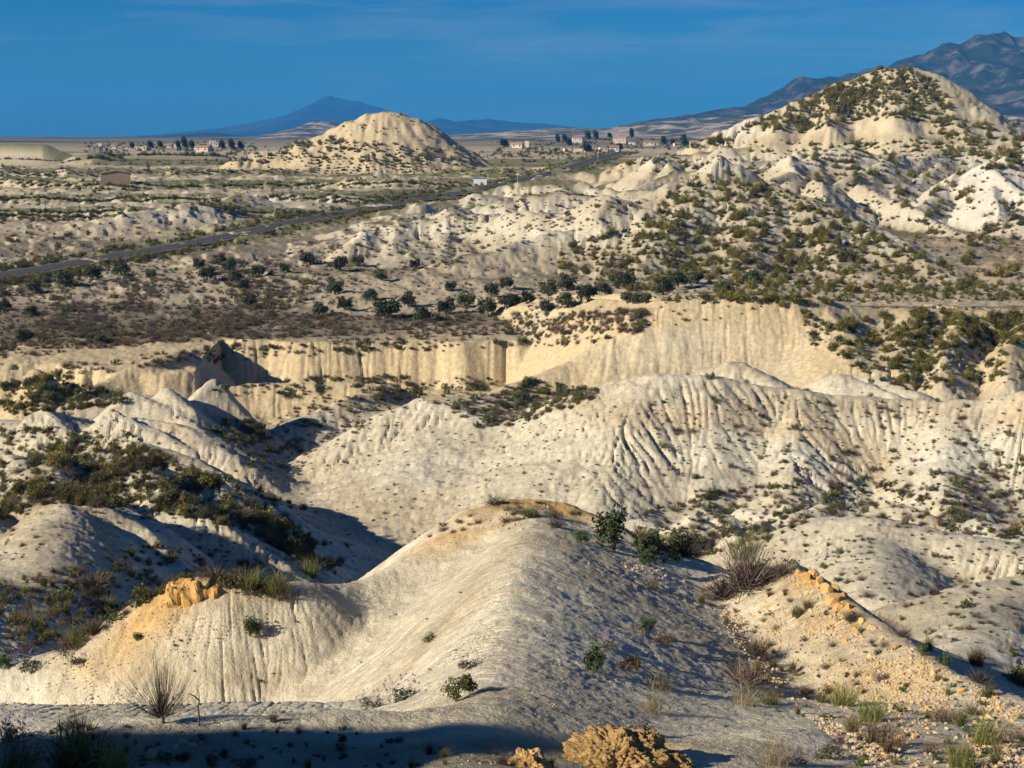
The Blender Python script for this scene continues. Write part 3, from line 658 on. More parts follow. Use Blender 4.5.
# every prototype is about 1 m across so that its scale is its width in metres
def p_green(seed, base=(.078, .088, .032), n=420, h=.75):
    rng = np.random.RandomState(seed); g = Geo()
    leaves(g, rng, n, clump_set(rng, 9, .5, h), .032, base, .4)
    for k in range(5): a = rng.uniform(0, 6.28); tube(g, [(0, 0, -.1), (.12 * math.cos(a), .12 * math.sin(a), .2), (.3 * math.cos(a), .3 * math.sin(a), .5 * h)], [.018, .012, .005], (.09, .07, .05))
    return g.mesh('green_shrub', [M_LEAF, M_TWIG])
def p_broom(seed, base=(.14, .13, .034)):
    rng = np.random.RandomState(seed); g = Geo()
    for cx, cy, cz, a, b, c in clump_set(rng, 7, .45, .9, .40):
        n = 55; d = unit(rng.normal(size=(n, 3)) + np.array([0, 0, .9])); p = np.array([cx, cy, max(cz - c, .02)]) + rng.normal(size=(n, 3)) * .05
        e = p + d * rng.uniform(.18, .42, (n, 1)); s_ = unit(np.cross(d, rng.normal(size=(n, 3)))) * .014
        V = np.stack([p - s_, p + s_, e], 1).reshape(-1, 3); tone = rng.uniform(.65, 1.3)
        C = np.repeat(np.asarray(base)[None] * tone * rng.uniform(.7, 1.3, (n, 1)), 3, 0); g.add(V, np.arange(3 * n).reshape(-1, 3), C)
    leaves(g, rng, 200, clump_set(rng, 8, .45, .85), .028, base, .4, elong=2.2)
    tube(g, [(0, 0, -.1), (.03, 0, .25), (.05, .04, .5)], [.03, .02, .008], (.10, .08, .05))
    return g.mesh('broom_bush', [M_LEAF, M_TWIG])
def p_dry(seed, base=(.105, .078, .066), n=230):
    rng = np.random.RandomState(seed); g = Geo()
    d = unit(rng.normal(size=(n, 3)) * np.array([1, 1, .7]) + np.array([0, 0, .75])); L = rng.uniform(.25, .6, (n, 1))
    p = rng.normal(size=(n, 3)) * np.array([.10, .10, .03]) + np.array([0, 0, .03]) + d * L * rng.uniform(0, .5, (n, 1)); e = p + d * L + rng.normal(size=(n, 3)) * .05
    s_ = unit(np.cross(d, rng.normal(size=(n, 3)))) * .0085
    C = np.repeat(np.asarray(base)[None] * rng.uniform(.55, 1.5, (n, 1)) * (1 + .08 * rng.normal(size=(n, 3))), 3, 0)
    g.add(np.stack([p - s_, p + s_, e], 1).reshape(-1, 3), np.arange(3 * n).reshape(-1, 3), np.clip(C, .01, .6), 0)
    leaves(g, rng, 130, clump_set(rng, 6, .42, .55), .017, (base[0] * 1.15, base[1] * 1.15, base[2]), .45, elong=1.3)
    return g.mesh('dry_shrub', [M_TWIG, M_TWIG])
def p_tuss(seed, base=(.15, .135, .055), n=150):
    rng = np.random.RandomState(seed); g = Geo()
    blades(g, rng, n, .14, .72, .0085, base, .75, .4); blades(g, rng, n // 3, .16, .5, .009, (.24, .19, .10), 1.0, .3)
    return g.mesh('grass_tussock', [M_LEAF])
def p_herb(seed, base=(.055, .085, .03), flower=None):
    rng = np.random.RandomState(seed); g = Geo()
    leaves(g, rng, 120, clump_set(rng, 6, .5, .35, .5), .045, base, .35, elong=1.5)
    if flower is not None:
        n = 34; a = rng.uniform(0, 6.28, n); r = .5 * np.sqrt(rng.rand(n)); z = rng.uniform(.4, .75, n)
        for k in range(n):
            x, y = r[k] * math.cos(a[k]), r[k] * math.sin(a[k]); tube(g, [(x * .5, y * .5, 0), (x, y, z[k])], [.006, .004], (.12, .12, .06), 1, 3)
        leaves(g, rng, 90, [(r[k] * math.cos(a[k]), r[k] * math.sin(a[k]), z[k], .035, .035, .03) for k in range(n)], .018, flower, .3, elong=1.2)
    return g.mesh('small_herb', [M_LEAF, M_TWIG])
def p_olive_crown(seed):
    rng = np.random.RandomState(seed); g = Geo(); cl = []
    for k in range(15):
        a = rng.uniform(0, 6.28); r = .34 * math.sqrt(rng.rand()); s_ = rng.uniform(.15, .24); cl.append((r * math.cos(a), r * math.sin(a), rng.uniform(.22, .62) - .25 * r, s_, s_, s_ * .85))
    leaves(g, rng, 1300, cl, .030, (.050, .062, .030), .4, elong=1.6)
    return g.mesh('crown', [M_LEAF])
def p_olive_trunk(seed):
    rng = np.random.RandomState(seed); g = Geo()
    tube(g, [(0, 0, -.1), (.01, 0, .08), (.02, .01, .2)], [.055, .042, .034], (.11, .09, .07), 0, 7)
    for k in range(5):
        a = k * 1.257 + rng.uniform(-.3, .3); c, s_ = math.cos(a), math.sin(a); tube(g, [(.02, .01, .17), (.09 * c, .09 * s_, .30), (.2 * c, .2 * s_, .48)], [.024, .016, .005], (.11, .09, .07), 0, 5)
    return g.mesh('trunk', [M_TWIG], True)
def p_tree_crown(seed, base=(.028, .045, .022), tall=1.0):
    rng = np.random.RandomState(seed); g = Geo(); cl = []
    for k in range(16):
        a = rng.uniform(0, 6.28); z = rng.uniform(.25, .95) * tall; r = .34 * math.sqrt(rng.rand()) * (1.15 - z / tall); s_ = rng.uniform(.13, .2); cl.append((r * math.cos(a), r * math.sin(a), z, s_, s_, s_ * (1 + .3 * (tall - 1))))
    leaves(g, rng, 1000, cl, .04, base, .4, elong=1.5); return g.mesh('crown', [M_LEAF])
def p_tree_trunk(seed):
    g = Geo(); tube(g, [(0, 0, -.2), (.01, 0, .2), (.0, .01, .5), (.01, 0, .8)], [.045, .035, .025, .01], (.09, .07, .055), 0, 6); return g.mesh('trunk', [M_TWIG], True)
PROTO = {
 'green_shrub': [p_green(s_) for s_ in (1, 2, 3)] + [p_green(4, (.105, .115, .032), 380, .6)],
 'broom_bush': [p_broom(s_) for s_ in (11, 12, 13)] + [p_broom(14, (.17, .15, .034))],
 'dry_shrub': [p_dry(s_) for s_ in (21, 22)] + [p_dry(23, (.085, .066, .06)), p_dry(24, (.14, .10, .06))],
 'grass_tussock': [p_tuss(31), p_tuss(32, (.12, .125, .04)), p_tuss(33, (.20, .16, .085))],
 'small_herb': [p_herb(41), p_herb(42, (.07, .10, .03)), p_herb(43, (.05, .07, .04))],
 'yellow_flowering_bush': [p_green(51, (.20, .165, .018), 380, .6), p_green(52, (.15, .14, .02), 380, .6)],
}
print('protos ok')

def tagset(o, label, cat, group=None):
    o['label'] = label; o['category'] = cat
    if group: o['group'] = group
rnd = random.Random(7)
def place(name, me, p, scale, label, cat, group=None, rot=None, zs=1.0, tilt=(0, 0)):
    o = bpy.data.objects.new(name, me); scene.collection.objects.link(o)
    o.location = p; o.scale = (scale, scale, scale * zs); o.rotation_euler = (tilt[0], tilt[1], rnd.uniform(0, 6.28) if rot is None else rot)
    tagset(o, label, cat, group); return o

# ------------------------------------------------------------------ scatter zones, drawn where the photograph shows the scrub
def in_poly(px, py, poly):
    ins = np.zeros(len(px), bool); n = len(poly)
    for a in range(n):
        x1, y1 = poly[a]; x2, y2 = poly[(a + 1) % n]
        c = ((y1 > py) != (y2 > py)); ins ^= c & (px < (x2 - x1) * (py - y1) / ((y2 - y1) + 1e-12) + x1)
    return ins
rs = np.random.RandomState(77)
PLANTS = {k: [] for k in PROTO}                    # kind -> list of (x, y, z, size, zone id)
ZONES = []
def zone(desc, poly, kinds, clump=0.0, cl_scale=1.0, terrace=False):
    """kinds: {kind: (count, size_min, size_max)}; clump 0..1 gathers plants into patches"""
    zi = len(ZONES); ZONES.append(desc); P = np.array(poly, float); lo, hi = P.min(0), P.max(0)
    for kind, (cnt, s0, s1) in kinds.items():
        px, py = [], []
        while len(px) < cnt:
            n = cnt * 3; x = rs.uniform(lo[0], hi[0], n); y = rs.uniform(lo[1], hi[1], n); ok = in_poly(x, y, poly)
            if clump:
                nz_ = fbm(x / (42 * cl_scale) + zi * 3.1, y / (20 * cl_scale) + zi * 1.7, zi, 4); ok &= rs.rand(n) < np.clip(.5 + nz_ * 3.0 * clump - .35 * clump, 1 - clump, 1)
            if terrace:
                x, y = x[ok], y[ok]; hh = hits(x, y); i_ = np.clip(np.searchsorted(Dr, np.nan_to_num(hh[:, 1], nan=500)), 0, NR - 1); j_ = np.clip(np.searchsorted(Uc, np.nan_to_num(hh[:, 0] / hh[:, 1])), 0, NC - 1)
                q_ = FQ[i_, j_]; ok = rs.rand(len(x)) < np.where((q_ > .84) | (q_ < .08), 1.0, .10)
            px += list(x[ok]); py += list(y[ok])
        h = hits(px[:cnt], py[:cnt]); ok = ~np.isnan(h[:, 0]); h = h[ok]
        sz = s0 + (s1 - s0) * rs.rand(len(h)) ** 2.3
        PLANTS[kind] += [(*q, s_, zi) for q, s_ in zip(h, sz)]
zone('on the scrub hill above the olive grove', [(548,262),(585,238),(640,222),(686,180),(760,184),(830,208),(900,245),(960,272),(1000,296),(560,290)], {'broom_bush': (1000, 1.1, 3.4), 'green_shrub': (260, .9, 2.0)}, .6, .7)
zone('in a band along the top of the sandy bluff', [(655,301),(780,291),(900,285),(1030,285),(1030,300),(880,303),(790,305)], {'broom_bush': (180, .8, 2.0), 'green_shrub': (60, 1, 2.2), 'yellow_flowering_bush': (26, 1.2, 2.2)}, .6)
zone('in the dense belt behind the small pale knobs', [(835,322),(920,312),(1030,316),(1030,344),(930,348),(850,346)], {'broom_bush': (270, .9, 2.2)}, .6)
zone('on the gullied slope right of the sandy bluff', [(795,303),(850,340),(1000,345),(1030,380),(900,392),(812,345)], {'green_shrub': (170, .6, 1.8), 'broom_bush': (80, .8, 2.0), 'small_herb': (80, .5, 1.0)}, .6)
zone('on the flank of the big conical hill', [(735,132),(800,100),(870,68),(900,66),(935,80),(955,108),(948,128),(905,118),(860,122),(800,133)], {'broom_bush': (760, 1.8, 4.2)}, .6, .5)
zone('below the right shoulder of the big conical hill', [(930,120),(1000,125),(1030,112),(1030,175),(960,165),(930,150)], {'broom_bush': (130, 2.0, 5.0)}, .7, .6)
zone('among the pale spurs under the big conical hill', [(600,166),(760,140),(1024,140),(1024,290),(950,262),(880,228),(800,196),(690,180)], {'broom_bush': (330, 1.2, 4.0), 'dry_shrub': (330, 1, 2.4), 'green_shrub': (160, 1, 2.6)}, .8)
zone('on the flats between road and scarp', [(250,262),(340,232),(480,196),(560,186),(650,200),(600,225),(520,245),(430,272),(330,285)], {'dry_shrub': (340, .8, 2.0), 'green_shrub': (150, .8, 2.2)}, .5)
zone('on the dry plain left of the grove', [(-10,282),(120,262),(250,262),(330,285),(300,305),(240,332),(100,350),(-10,360)], {'dry_shrub': (1250, .8, 2.2), 'green_shrub': (190, .8, 2.4), 'broom_bush': (60, .9, 2.0), 'grass_tussock': (350, .8, 1.4)}, .75)
zone('in the brown belt in front of the grove', [(230,312),(380,316),(560,314),(650,310),(640,333),(520,336),(420,334),(240,340),(0,352),(0,336),(200,318)], {'dry_shrub': (900, .8, 1.9), 'grass_tussock': (300, .7, 1.2), 'green_shrub': (90, .9, 2.0)}, .55)
zone('among the olive trees', [(250,270),(430,272),(560,288),(760,276),(780,290),(650,306),(380,322),(240,310)], {'dry_shrub': (230, .6, 1.3), 'green_shrub': (50, .6, 1.3)}, .8)
zone('along the far field terraces', [(-10,160),(230,156),(480,165),(600,165),(480,190),(330,222),(130,240),(-10,268)], {'green_shrub': (1000, 1.0, 2.6), 'broom_bush': (620, 1.0, 2.8), 'dry_shrub': (500, 1, 2.4), 'yellow_flowering_bush': (260, 1.2, 2.6)}, .4, .5, True)
zone('round the foot of the pale mound', [(220,150),(330,140),(480,150),(600,146),(600,160),(480,166),(230,162)], {'green_shrub': (240, 1.5, 4.0), 'broom_bush': (150, 1.5, 4)}, .6, .5)
zone('on the side of the pale mound', [(260,150),(340,128),(400,110),(460,148),(440,152),(380,135)], {'broom_bush': (34, 1.0, 2.2)}, .5, .5)
zone('at the foot of the ochre cliff', [(200,392),(330,376),(520,380),(600,390),(560,410),(480,430),(430,400),(300,400)], {'green_shrub': (150, .7, 2.0), 'dry_shrub': (120, .6, 1.5), 'small_herb': (90, .5, 1)}, .7, .6)
zone('along the rim of the ochre cliff', [(60,362),(230,348),(440,333),(600,332),(620,345),(500,348),(230,360),(60,378)], {'green_shrub': (130, .7, 2.0), 'dry_shrub': (140, .7, 1.6)}, .6, .6)
zone('in the hollow behind the saddle of the long pale ridge', [(440,404),(500,392),(600,388),(600,396),(540,420),(500,428)], {'green_shrub': (70, .5, 1.5), 'dry_shrub': (150, .5, 1.4)}, .5, .5)
zone('on the low pale humps left of the long ridge', [(240,440),(300,405),(420,382),(430,396),(340,440),(290,480),(250,470)], {'green_shrub': (80, .5, 1.4), 'dry_shrub': (80, .5, 1.3), 'small_herb': (60, .4, .8)}, .6, .6)
zone('in the green gully below the left cliff', [(0,385),(60,375),(130,400),(90,410),(0,415)], {'green_shrub': (90, .8, 2.0), 'grass_tussock': (120, .8, 1.5), 'broom_bush': (50, .8, 2.0)}, .5, .6)
zone('on the dim slopes of the left badlands', [(0,430),(120,430),(190,470),(290,500),(300,560),(240,530),(150,510),(60,505),(0,520)], {'green_shrub': (120, .5, 1.5), 'dry_shrub': (260, .5, 1.4), 'grass_tussock': (420, .5, 1.2), 'broom_bush': (130, .6, 1.5), 'small_herb': (130, .5, 1.0)}, .75, .8)
zone('in the deep green gully left of the long ridge', [(205,420),(262,424),(268,440),(240,448),(215,436)], {'green_shrub': (26, .8, 1.8), 'grass_tussock': (40, .8, 1.4)}, .3)
zone('in the gully at the foot of the long ridge', [(255,505),(300,530),(348,556),(335,575),(290,560),(255,530)], {'green_shrub': (34, .6, 1.6), 'grass_tussock': (60, .6, 1.2), 'broom_bush': (18, .8, 1.6)}, .4)
zone('in the shaded hollow at the lower left', [(0,585),(60,570),(150,545),(260,560),(290,600),(200,585),(150,600),(70,650),(0,655)], {'grass_tussock': (110, .4, .95), 'dry_shrub': (110, .4, 1.0), 'green_shrub': (50, .4, 1.0), 'small_herb': (60, .3, .6)}, .5)
zone('on the gullied foot of the long pale ridge', [(630,520),(700,490),(850,480),(1030,460),(1030,545),(900,520),(820,515),(750,550),(650,565)], {'dry_shrub': (190, .45, 1.5), 'green_shrub': (130, .45, 1.4), 'grass_tussock': (140, .5, 1.1), 'small_herb': (180, .3, .7)}, .3)
zone('dotted over the face of the long pale ridge', [(650,400),(760,395),(1030,412),(1030,470),(850,475),(660,480)], {'dry_shrub': (80, .4, 1.3), 'green_shrub': (60, .4, 1.1), 'small_herb': (140, .25, .55)}, .4)
zone('sparse on the left face of the long pale ridge', [(330,470),(430,405),(640,390),(640,500),(540,500),(420,520),(360,530)], {'small_herb': (70, .2, .5)}, 0)
zone('on the pale domes at the right', [(790,540),(900,530),(1030,560),(1030,690),(930,640),(860,600)], {'dry_shrub': (26, .3, .8), 'green_shrub': (22, .3, .7), 'small_herb': (46, .15, .4), 'grass_tussock': (12, .3, .6)}, .3)
zone('on the stony slope at the lower right', [(690,590),(740,575),(800,585),(900,650),(1030,715),(1030,768),(860,768),(740,690)], {'dry_shrub': (40, .2, .6), 'small_herb': (110, .10, .28), 'grass_tussock': (46, .25, .6)}, .4)
zone('at the near edge of the photograph', [(0,722),(300,722),(470,745),(560,768),(0,768)], {'small_herb': (60, .06, .18), 'grass_tussock': (34, .10, .28), 'dry_shrub': (30, .08, .2)}, .4)
zone('on the lit face below the ochre knob', [(0,665),(150,640),(330,600),(480,560),(460,690),(300,712),(0,725)], {'small_herb': (22, .10, .22)}, 0)
for k_, pl in enumerate(([(85,143),(250,141),(262,156),(85,158)], [(490,140),(720,137),(735,146),(640,152),(500,158)])):
    zone('around the houses of the ' + ('left village' if k_ == 0 else 'village right of the mound'), pl, {'green_shrub': (200, 2, 5.5), 'broom_bush': (100, 2, 5)}, .5, .5)
zone('as tiny tufts on the pale slopes', [(0,400),(240,440),(420,400),(640,385),(1030,400),(1030,640),(900,600),(760,560),(600,510),(420,540),(300,560),(0,560)], {'small_herb': (700, .2, .5), 'dry_shrub': (420, .25, .6)}, .6, .6)
zone('as tiny tufts on the far slopes', [(0,230),(600,165),(1030,140),(1030,300),(640,330),(0,350)], {'dry_shrub': (900, .5, 1.1), 'green_shrub': (300, .5, 1.2)}, .6, .5)
# verges of the road
zi = len(ZONES); ZONES.append('along the verge of the road')
for side in (-1, 1):
    for k in range(620):
        q = rs.uniform(0, len(road) - 1.01); i = int(q); f = q - i; a, b = road[i], road[i + 1]
        if a[1] > 1100: continue
        t = unit((b - a)[None, :2])[0]; off = side * rs.uniform(6.2, 15); x = a[0] + (b[0] - a[0]) * f - t[1] * off; y = a[1] + (b[1] - a[1]) * f + t[0] * off
        kind = rs.choice(['green_shrub', 'broom_bush', 'yellow_flowering_bush'], p=[.5, .28, .22]); PLANTS[kind].append((x, y, float(ground_z(x, y)), rs.uniform(1.0, 2.4), zi))
# ground out of sight of the photograph: the same scrub goes on in the hidden hollows
zh = len(ZONES); ZONES.append('in hidden hollows')
n = 2600; dd = np.exp(rs.uniform(np.log(42), np.log(240), n)); uu = rs.uniform(-.75, .75, n); x = dd * uu; z = ground_z(x, dd); s0 = np.hypot(ground_z(x + .5, dd) - z, ground_z(x, dd + .5) - z) / .5
vis = hits(512 + FPX * x / (dd * cp - (z - ZC) * sp), 384 - FPX * (dd * sp + (z + .3 - ZC) * cp) / (dd * cp - (z - ZC) * sp))
hid = ((np.abs(vis[:, 1] - dd) > 3) | np.isnan(vis[:, 1])) & (s0 < .5)
for k in np.where(hid)[0]:
    kind = rs.choice(['green_shrub', 'dry_shrub', 'grass_tussock'], p=[.4, .35, .25]); PLANTS[kind].append((x[k], dd[k], z[k], rs.uniform(.5, 1.4), zh))

LOOK = {'green_shrub': ('dense green shrub', 'shrub'), 'broom_bush': ('olive green feathery bush', 'bush'), 'dry_shrub': ('brown twiggy dry shrub', 'shrub'), 'grass_tussock': ('straw and green grass tussock', 'grass tussock'),
        'small_herb': ('small low green plant', 'plant'), 'yellow_flowering_bush': ('yellow flowering bush', 'bush')}
FORE = []                                          # filled below with single foreground plants, kept clear of the scatter
def stuff_scatter(name, label, protos, pts):
    """one object: instances of the given meshes on a cloud of points"""
    me = bpy.data.meshes.new(name); me.from_pydata([p[:3] for p in pts], [], [])
    for nm, typ, vals in (('size', 'FLOAT', [p[3] for p in pts]), ('turn', 'FLOAT', [rs.uniform(0, 6.28) for _ in pts]), ('pick', 'INT', [int(rs.randint(len(protos))) for _ in pts])):
        a = me.attributes.new(nm, typ, 'POINT'); a.data.foreach_set('value', vals)
    ob = bpy.data.objects.new(name, me); scene.collection.objects.link(ob); ob['kind'] = 'stuff'; ob['label'] = label
    ng = bpy.data.node_groups.new(name, 'GeometryNodeTree'); ng.interface.new_socket('Geometry', in_out='INPUT', socket_type='NodeSocketGeometry'); ng.interface.new_socket('Geometry', in_out='OUTPUT', socket_type='NodeSocketGeometry')
    gi = N(ng, 'NodeGroupInput'); go = N(ng, 'NodeGroupOutput'); jn = N(ng, 'GeometryNodeJoinGeometry')
    def attr(nm, dt): n_ = N(ng, 'GeometryNodeInputNamedAttribute', data_type=dt); n_.inputs[0].default_value = nm; return n_.outputs['Attribute']
    sz, tn_, pk = attr('size', 'FLOAT'), attr('turn', 'FLOAT'), attr('pick', 'INT')
    cr = N(ng, 'ShaderNodeCombineXYZ'); ng.links.new(tn_, cr.inputs[2])
    for k, src in enumerate(protos):
        cmp_ = N(ng, 'FunctionNodeCompare', data_type='INT', operation='EQUAL'); ng.links.new(pk, cmp_.inputs['A'] if 'A' in cmp_.inputs else cmp_.inputs[2])
        ia = [s_ for s_ in cmp_.inputs if s_.enabled or True]
        cmp_.inputs[3].default_value = k
        ng.links.new(pk, cmp_.inputs[2])
        oi = N(ng, 'GeometryNodeObjectInfo'); oi.inputs['Object'].default_value = src; oi.inputs['As Instance'].default_value = True
        ip = N(ng, 'GeometryNodeInstanceOnPoints'); ng.links.new(gi.outputs[0], ip.inputs['Points']); ng.links.new(oi.outputs['Geometry'], ip.inputs['Instance'])
        ng.links.new(cmp_.outputs[0], ip.inputs['Selection']); ng.links.new(cr.outputs[0], ip.inputs['Rotation']); ng.links.new(sz, ip.inputs['Scale']); ng.links.new(ip.outputs[0], jn.inputs[0])
    ng.links.new(jn.outputs[0], go.inputs[0]); md = ob.modifiers.new('scatter', 'NODES'); md.node_group = ng
    return ob
for kind, lst in PLANTS.items():
    lst = [p for p in lst if not np.isnan(p[0])]
    key = lambda p: (p[3] / p[1]) if p[4] != zh else 0
    lst.sort(key=key, reverse=True)
    near, rest = lst[:300], lst[300:]
    look, cat = LOOK[kind]; first = {}
    per = {}
    for p in near: per.setdefault(p[4], []).append(p)
    rank = {id(p): i for l in per.values() for i, p in enumerate(sorted(l, key=lambda q: q[0] / q[1]))}
    ORD = ['first', 'second', 'third', 'fourth', 'fifth', 'sixth', 'seventh', 'eighth', 'ninth', 'tenth', 'eleventh', 'twelfth', 'thirteenth', 'fourteenth', 'fifteenth', 'sixteenth', 'seventeenth', 'eighteenth', 'nineteenth', 'twentieth']
    short = {'dense green shrub': 'green shrub', 'olive green feathery bush': 'olive bush', 'brown twiggy dry shrub': 'dry shrub', 'straw and green grass tussock': 'grass tussock', 'small low green plant': 'small plant', 'yellow flowering bush': 'yellow bush'}[look]
    named = {}
    for zi_, l in per.items():
        d = f'{look} {ZONES[zi_]}'
        if len(l) == 1: named[id(l[0])] = d; continue
        if len(l) <= 20: cells = {'': l}
        else:
            ys = sorted(q[1] for q in l); xs = sorted(q[0] / q[1] for q in l); t = lambda v, a: 0 if v < a[len(a) // 3] else (1 if v < a[2 * len(a) // 3] else 2); cells = {}
            for q in l: cells.setdefault(('near', 'middle', 'far')[t(q[1], ys)] + ' ' + ('left', 'centre', 'right')[t(q[0] / q[1], xs)], []).append(q)
        for cn, m_ in cells.items():
            for i_, q in enumerate(sorted(m_, key=lambda q: q[0] / q[1])):
                o_ = f' {ORD[i_]} from left' if i_ < 20 and len(m_) <= 20 and len(m_) > 1 else ''
                for w_ in (look, short):
                    tx = f'{w_} {ZONES[zi_]}' + (f', {cn}' if cn else '') + (',' + o_ if o_ else '')
                    if len(tx.split()) <= 16: break
                else: tx = f'{short} {ZONES[zi_]}' + (f', {cn}' if cn else '') + (f', {ORD[i_]}' if o_ else '')
                named[id(q)] = tx if len(tx.split()) <= 16 else d
    lab = lambda p: named[id(p)]
    for p in near:
        k = rnd.randrange(len(PROTO[kind])); desc = ZONES[p[4]]
        o = place(kind, PROTO[kind][k], (p[0], p[1], p[2] - .04 * p[3]), p[3], lab(p), cat, f"{look}{'es' if look.endswith('sh') else 's'} {desc}", zs=rnd.uniform(.6, 1.15))
        first.setdefault(k, o)
    if rest: stuff_scatter(kind + '_cover', f'far {look}s scattered over the land', [first[k] for k in sorted(first)], [(p[0], p[1], p[2] - .04 * p[3], p[3]) for p in rest])
    print(kind, len(near), len(rest))

# ------------------------------------------------------------------ road
def road_strip(name, half, zoff, material):
    V = []; Fc = []; n = len(road)
    for k in range(n):
        t = unit((road[min(k + 1, n - 1)] - road[max(k - 1, 0)])[None, :2])[0]; nx, ny = -t[1], t[0]
        for s_ in (-1, -.5, 0, .5, 1): V.append((road[k, 0] + nx * half * s_, road[k, 1] + ny * half * s_, road[k, 2] + zoff + .08 * (1 - s_ * s_)))
    for k in range(n - 1):
        for c in range(4): a = k * 5 + c; Fc.append((a, a + 5, a + 6, a + 1))
    me = bpy.data.meshes.new(name); me.from_pydata(V, [], Fc); me.materials.append(material); o = bpy.data.objects.new(name, me); scene.collection.objects.link(o); return o
def noisy(name, c1, c2, scale, rough=.9, bump=0., bdist=.05, detail=8):
    m = bpy.data.materials.new(name); m.use_nodes = True; t = m.node_tree; b = t.nodes['Principled BSDF']; b.inputs['Roughness'].default_value = rough; b.inputs['Specular IOR Level'].default_value = .2
    g = N(t, 'ShaderNodeNewGeometry'); n_ = N(t, 'ShaderNodeTexNoise'); n_.inputs['Scale'].default_value = scale; n_.inputs['Detail'].default_value = detail; n_.inputs['Roughness'].default_value = .65
    t.links.new(g.outputs['Position'], n_.inputs['Vector']); mr = N(t, 'ShaderNodeMapRange'); mr.inputs[1].default_value = .35; mr.inputs[2].default_value = .65; t.links.new(n_.outputs['Fac'], mr.inputs[0])
    mx = N(t, 'ShaderNodeMixRGB'); mx.inputs[1].default_value = (*c1, 1); mx.inputs[2].default_value = (*c2, 1); t.links.new(mr.outputs[0], mx.inputs[0])
    oi = N(t, 'ShaderNodeObjectInfo'); r2 = N(t, 'ShaderNodeMapRange'); r2.inputs[3].default_value = .82; r2.inputs[4].default_value = 1.15; t.links.new(oi.outputs['Random'], r2.inputs[0])
    sc_ = N(t, 'ShaderNodeVectorMath', operation='SCALE'); t.links.new(mx.outputs[0], sc_.inputs[0]); t.links.new(r2.outputs[0], sc_.inputs['Scale']); t.links.new(sc_.outputs[0], b.inputs['Base Color'])
    if bump:
        bp = N(t, 'ShaderNodeBump'); bp.inputs['Strength'].default_value = bump; bp.inputs['Distance'].default_value = bdist; t.links.new(n_.outputs['Fac'], bp.inputs['Height']); t.links.new(bp.outputs[0], b.inputs['Normal'])
    return m
M_ASPHALT = noisy('asphalt', (.055, .052, .058), (.085, .08, .085), .4); M_SHOULDER = noisy('gravel_shoulder', (.30, .25, .18), (.38, .32, .24), .5)
rsh = road_strip('road_shoulder', 5.1, .0, M_SHOULDER); rsh['kind'] = 'structure'; rsh['label'] = 'pale gravel shoulders of the country road'
ro = road_strip('road', 4.6, .05, M_ASPHALT); ro['kind'] = 'structure'; ro['label'] = 'grey asphalt country road crossing the plain to the village'

# ------------------------------------------------------------------ olive grove
OC = [p_olive_crown(s_) for s_ in (61, 62, 63, 64)]; OT = [p_olive_trunk(s_) for s_ in (65, 66)]
ORD = ['first', 'second', 'third', 'fourth', 'fifth', 'sixth', 'seventh', 'eighth', 'ninth', 'tenth', 'eleventh', 'twelfth', 'thirteenth', 'fourteenth', 'fifteenth', 'sixteenth', 'seventeenth', 'eighteenth', 'nineteenth', 'twentieth']
olives = [(384,308,24),(408,301,14),(422,314,17),(446,307,17),(468,300,17),(488,309,20),(491,291,15),(507,302,18),(507,284,14),(452,286,11),(370,296,12),(335,289,15),(345,304,14),(320,311,13),(307,261,14),(339,265,15),(359,261,12),
          (284,269,9),(381,276,12),(415,264,10),(515,302,12),(527,298,12),(548,290,17),(546,308,15),(567,300,18),(588,294,19),(605,289,12),(627,299,13),(637,299,12),(646,298,12),(663,288,17),(623,281,18),(678,281,17),(697,278,13),(724,287,13),(751,278,14),(567,284,17),
          (66,280,18),(93,274,14),(36,287,14),(121,270,14),(150,275,10),(207,274,15),(229,267,13),(236,277,12),(220,259,12),(199,264,11),(243,285,11),(250,301,12),(33,312,11),(5,307,12),(5,293,10),(259,272,13),(26,337,14),(101,339,12)]
bands_ = {}
for q in olives:
    left = q[0] < 262; py = q[1]
    b = ('in the field below the road', 'left') if left else (('in the front row of the grove', 'f') if py >= 297 else (('in the middle row of the grove', 'm') if py >= 283 else ('in the back row of the grove', 'b')))
    bands_.setdefault(b[0], []).append(q)
for bdesc, lst in bands_.items():
    for i, (px, py, w) in enumerate(sorted(lst)):
        p = hit(px, py + .40 * w)
        e = bpy.data.objects.new('olive_tree', None); scene.collection.objects.link(e); e.location = (p[0], p[1], p[2] - .05); s_ = w * 1.45 * p[1] / FPX; e.scale = (s_, s_, s_ * rnd.uniform(.9, 1.12)); e.rotation_euler[2] = rnd.uniform(0, 6.28)
        tagset(e, f'olive tree, {ORD[i]} from the left {bdesc}', 'olive tree', 'olive trees on the plain')
        for nm, me in (('crown', rnd.choice(OC)), ('trunk', rnd.choice(OT))):
            c = bpy.data.objects.new(nm, me); scene.collection.objects.link(c); c.parent = e

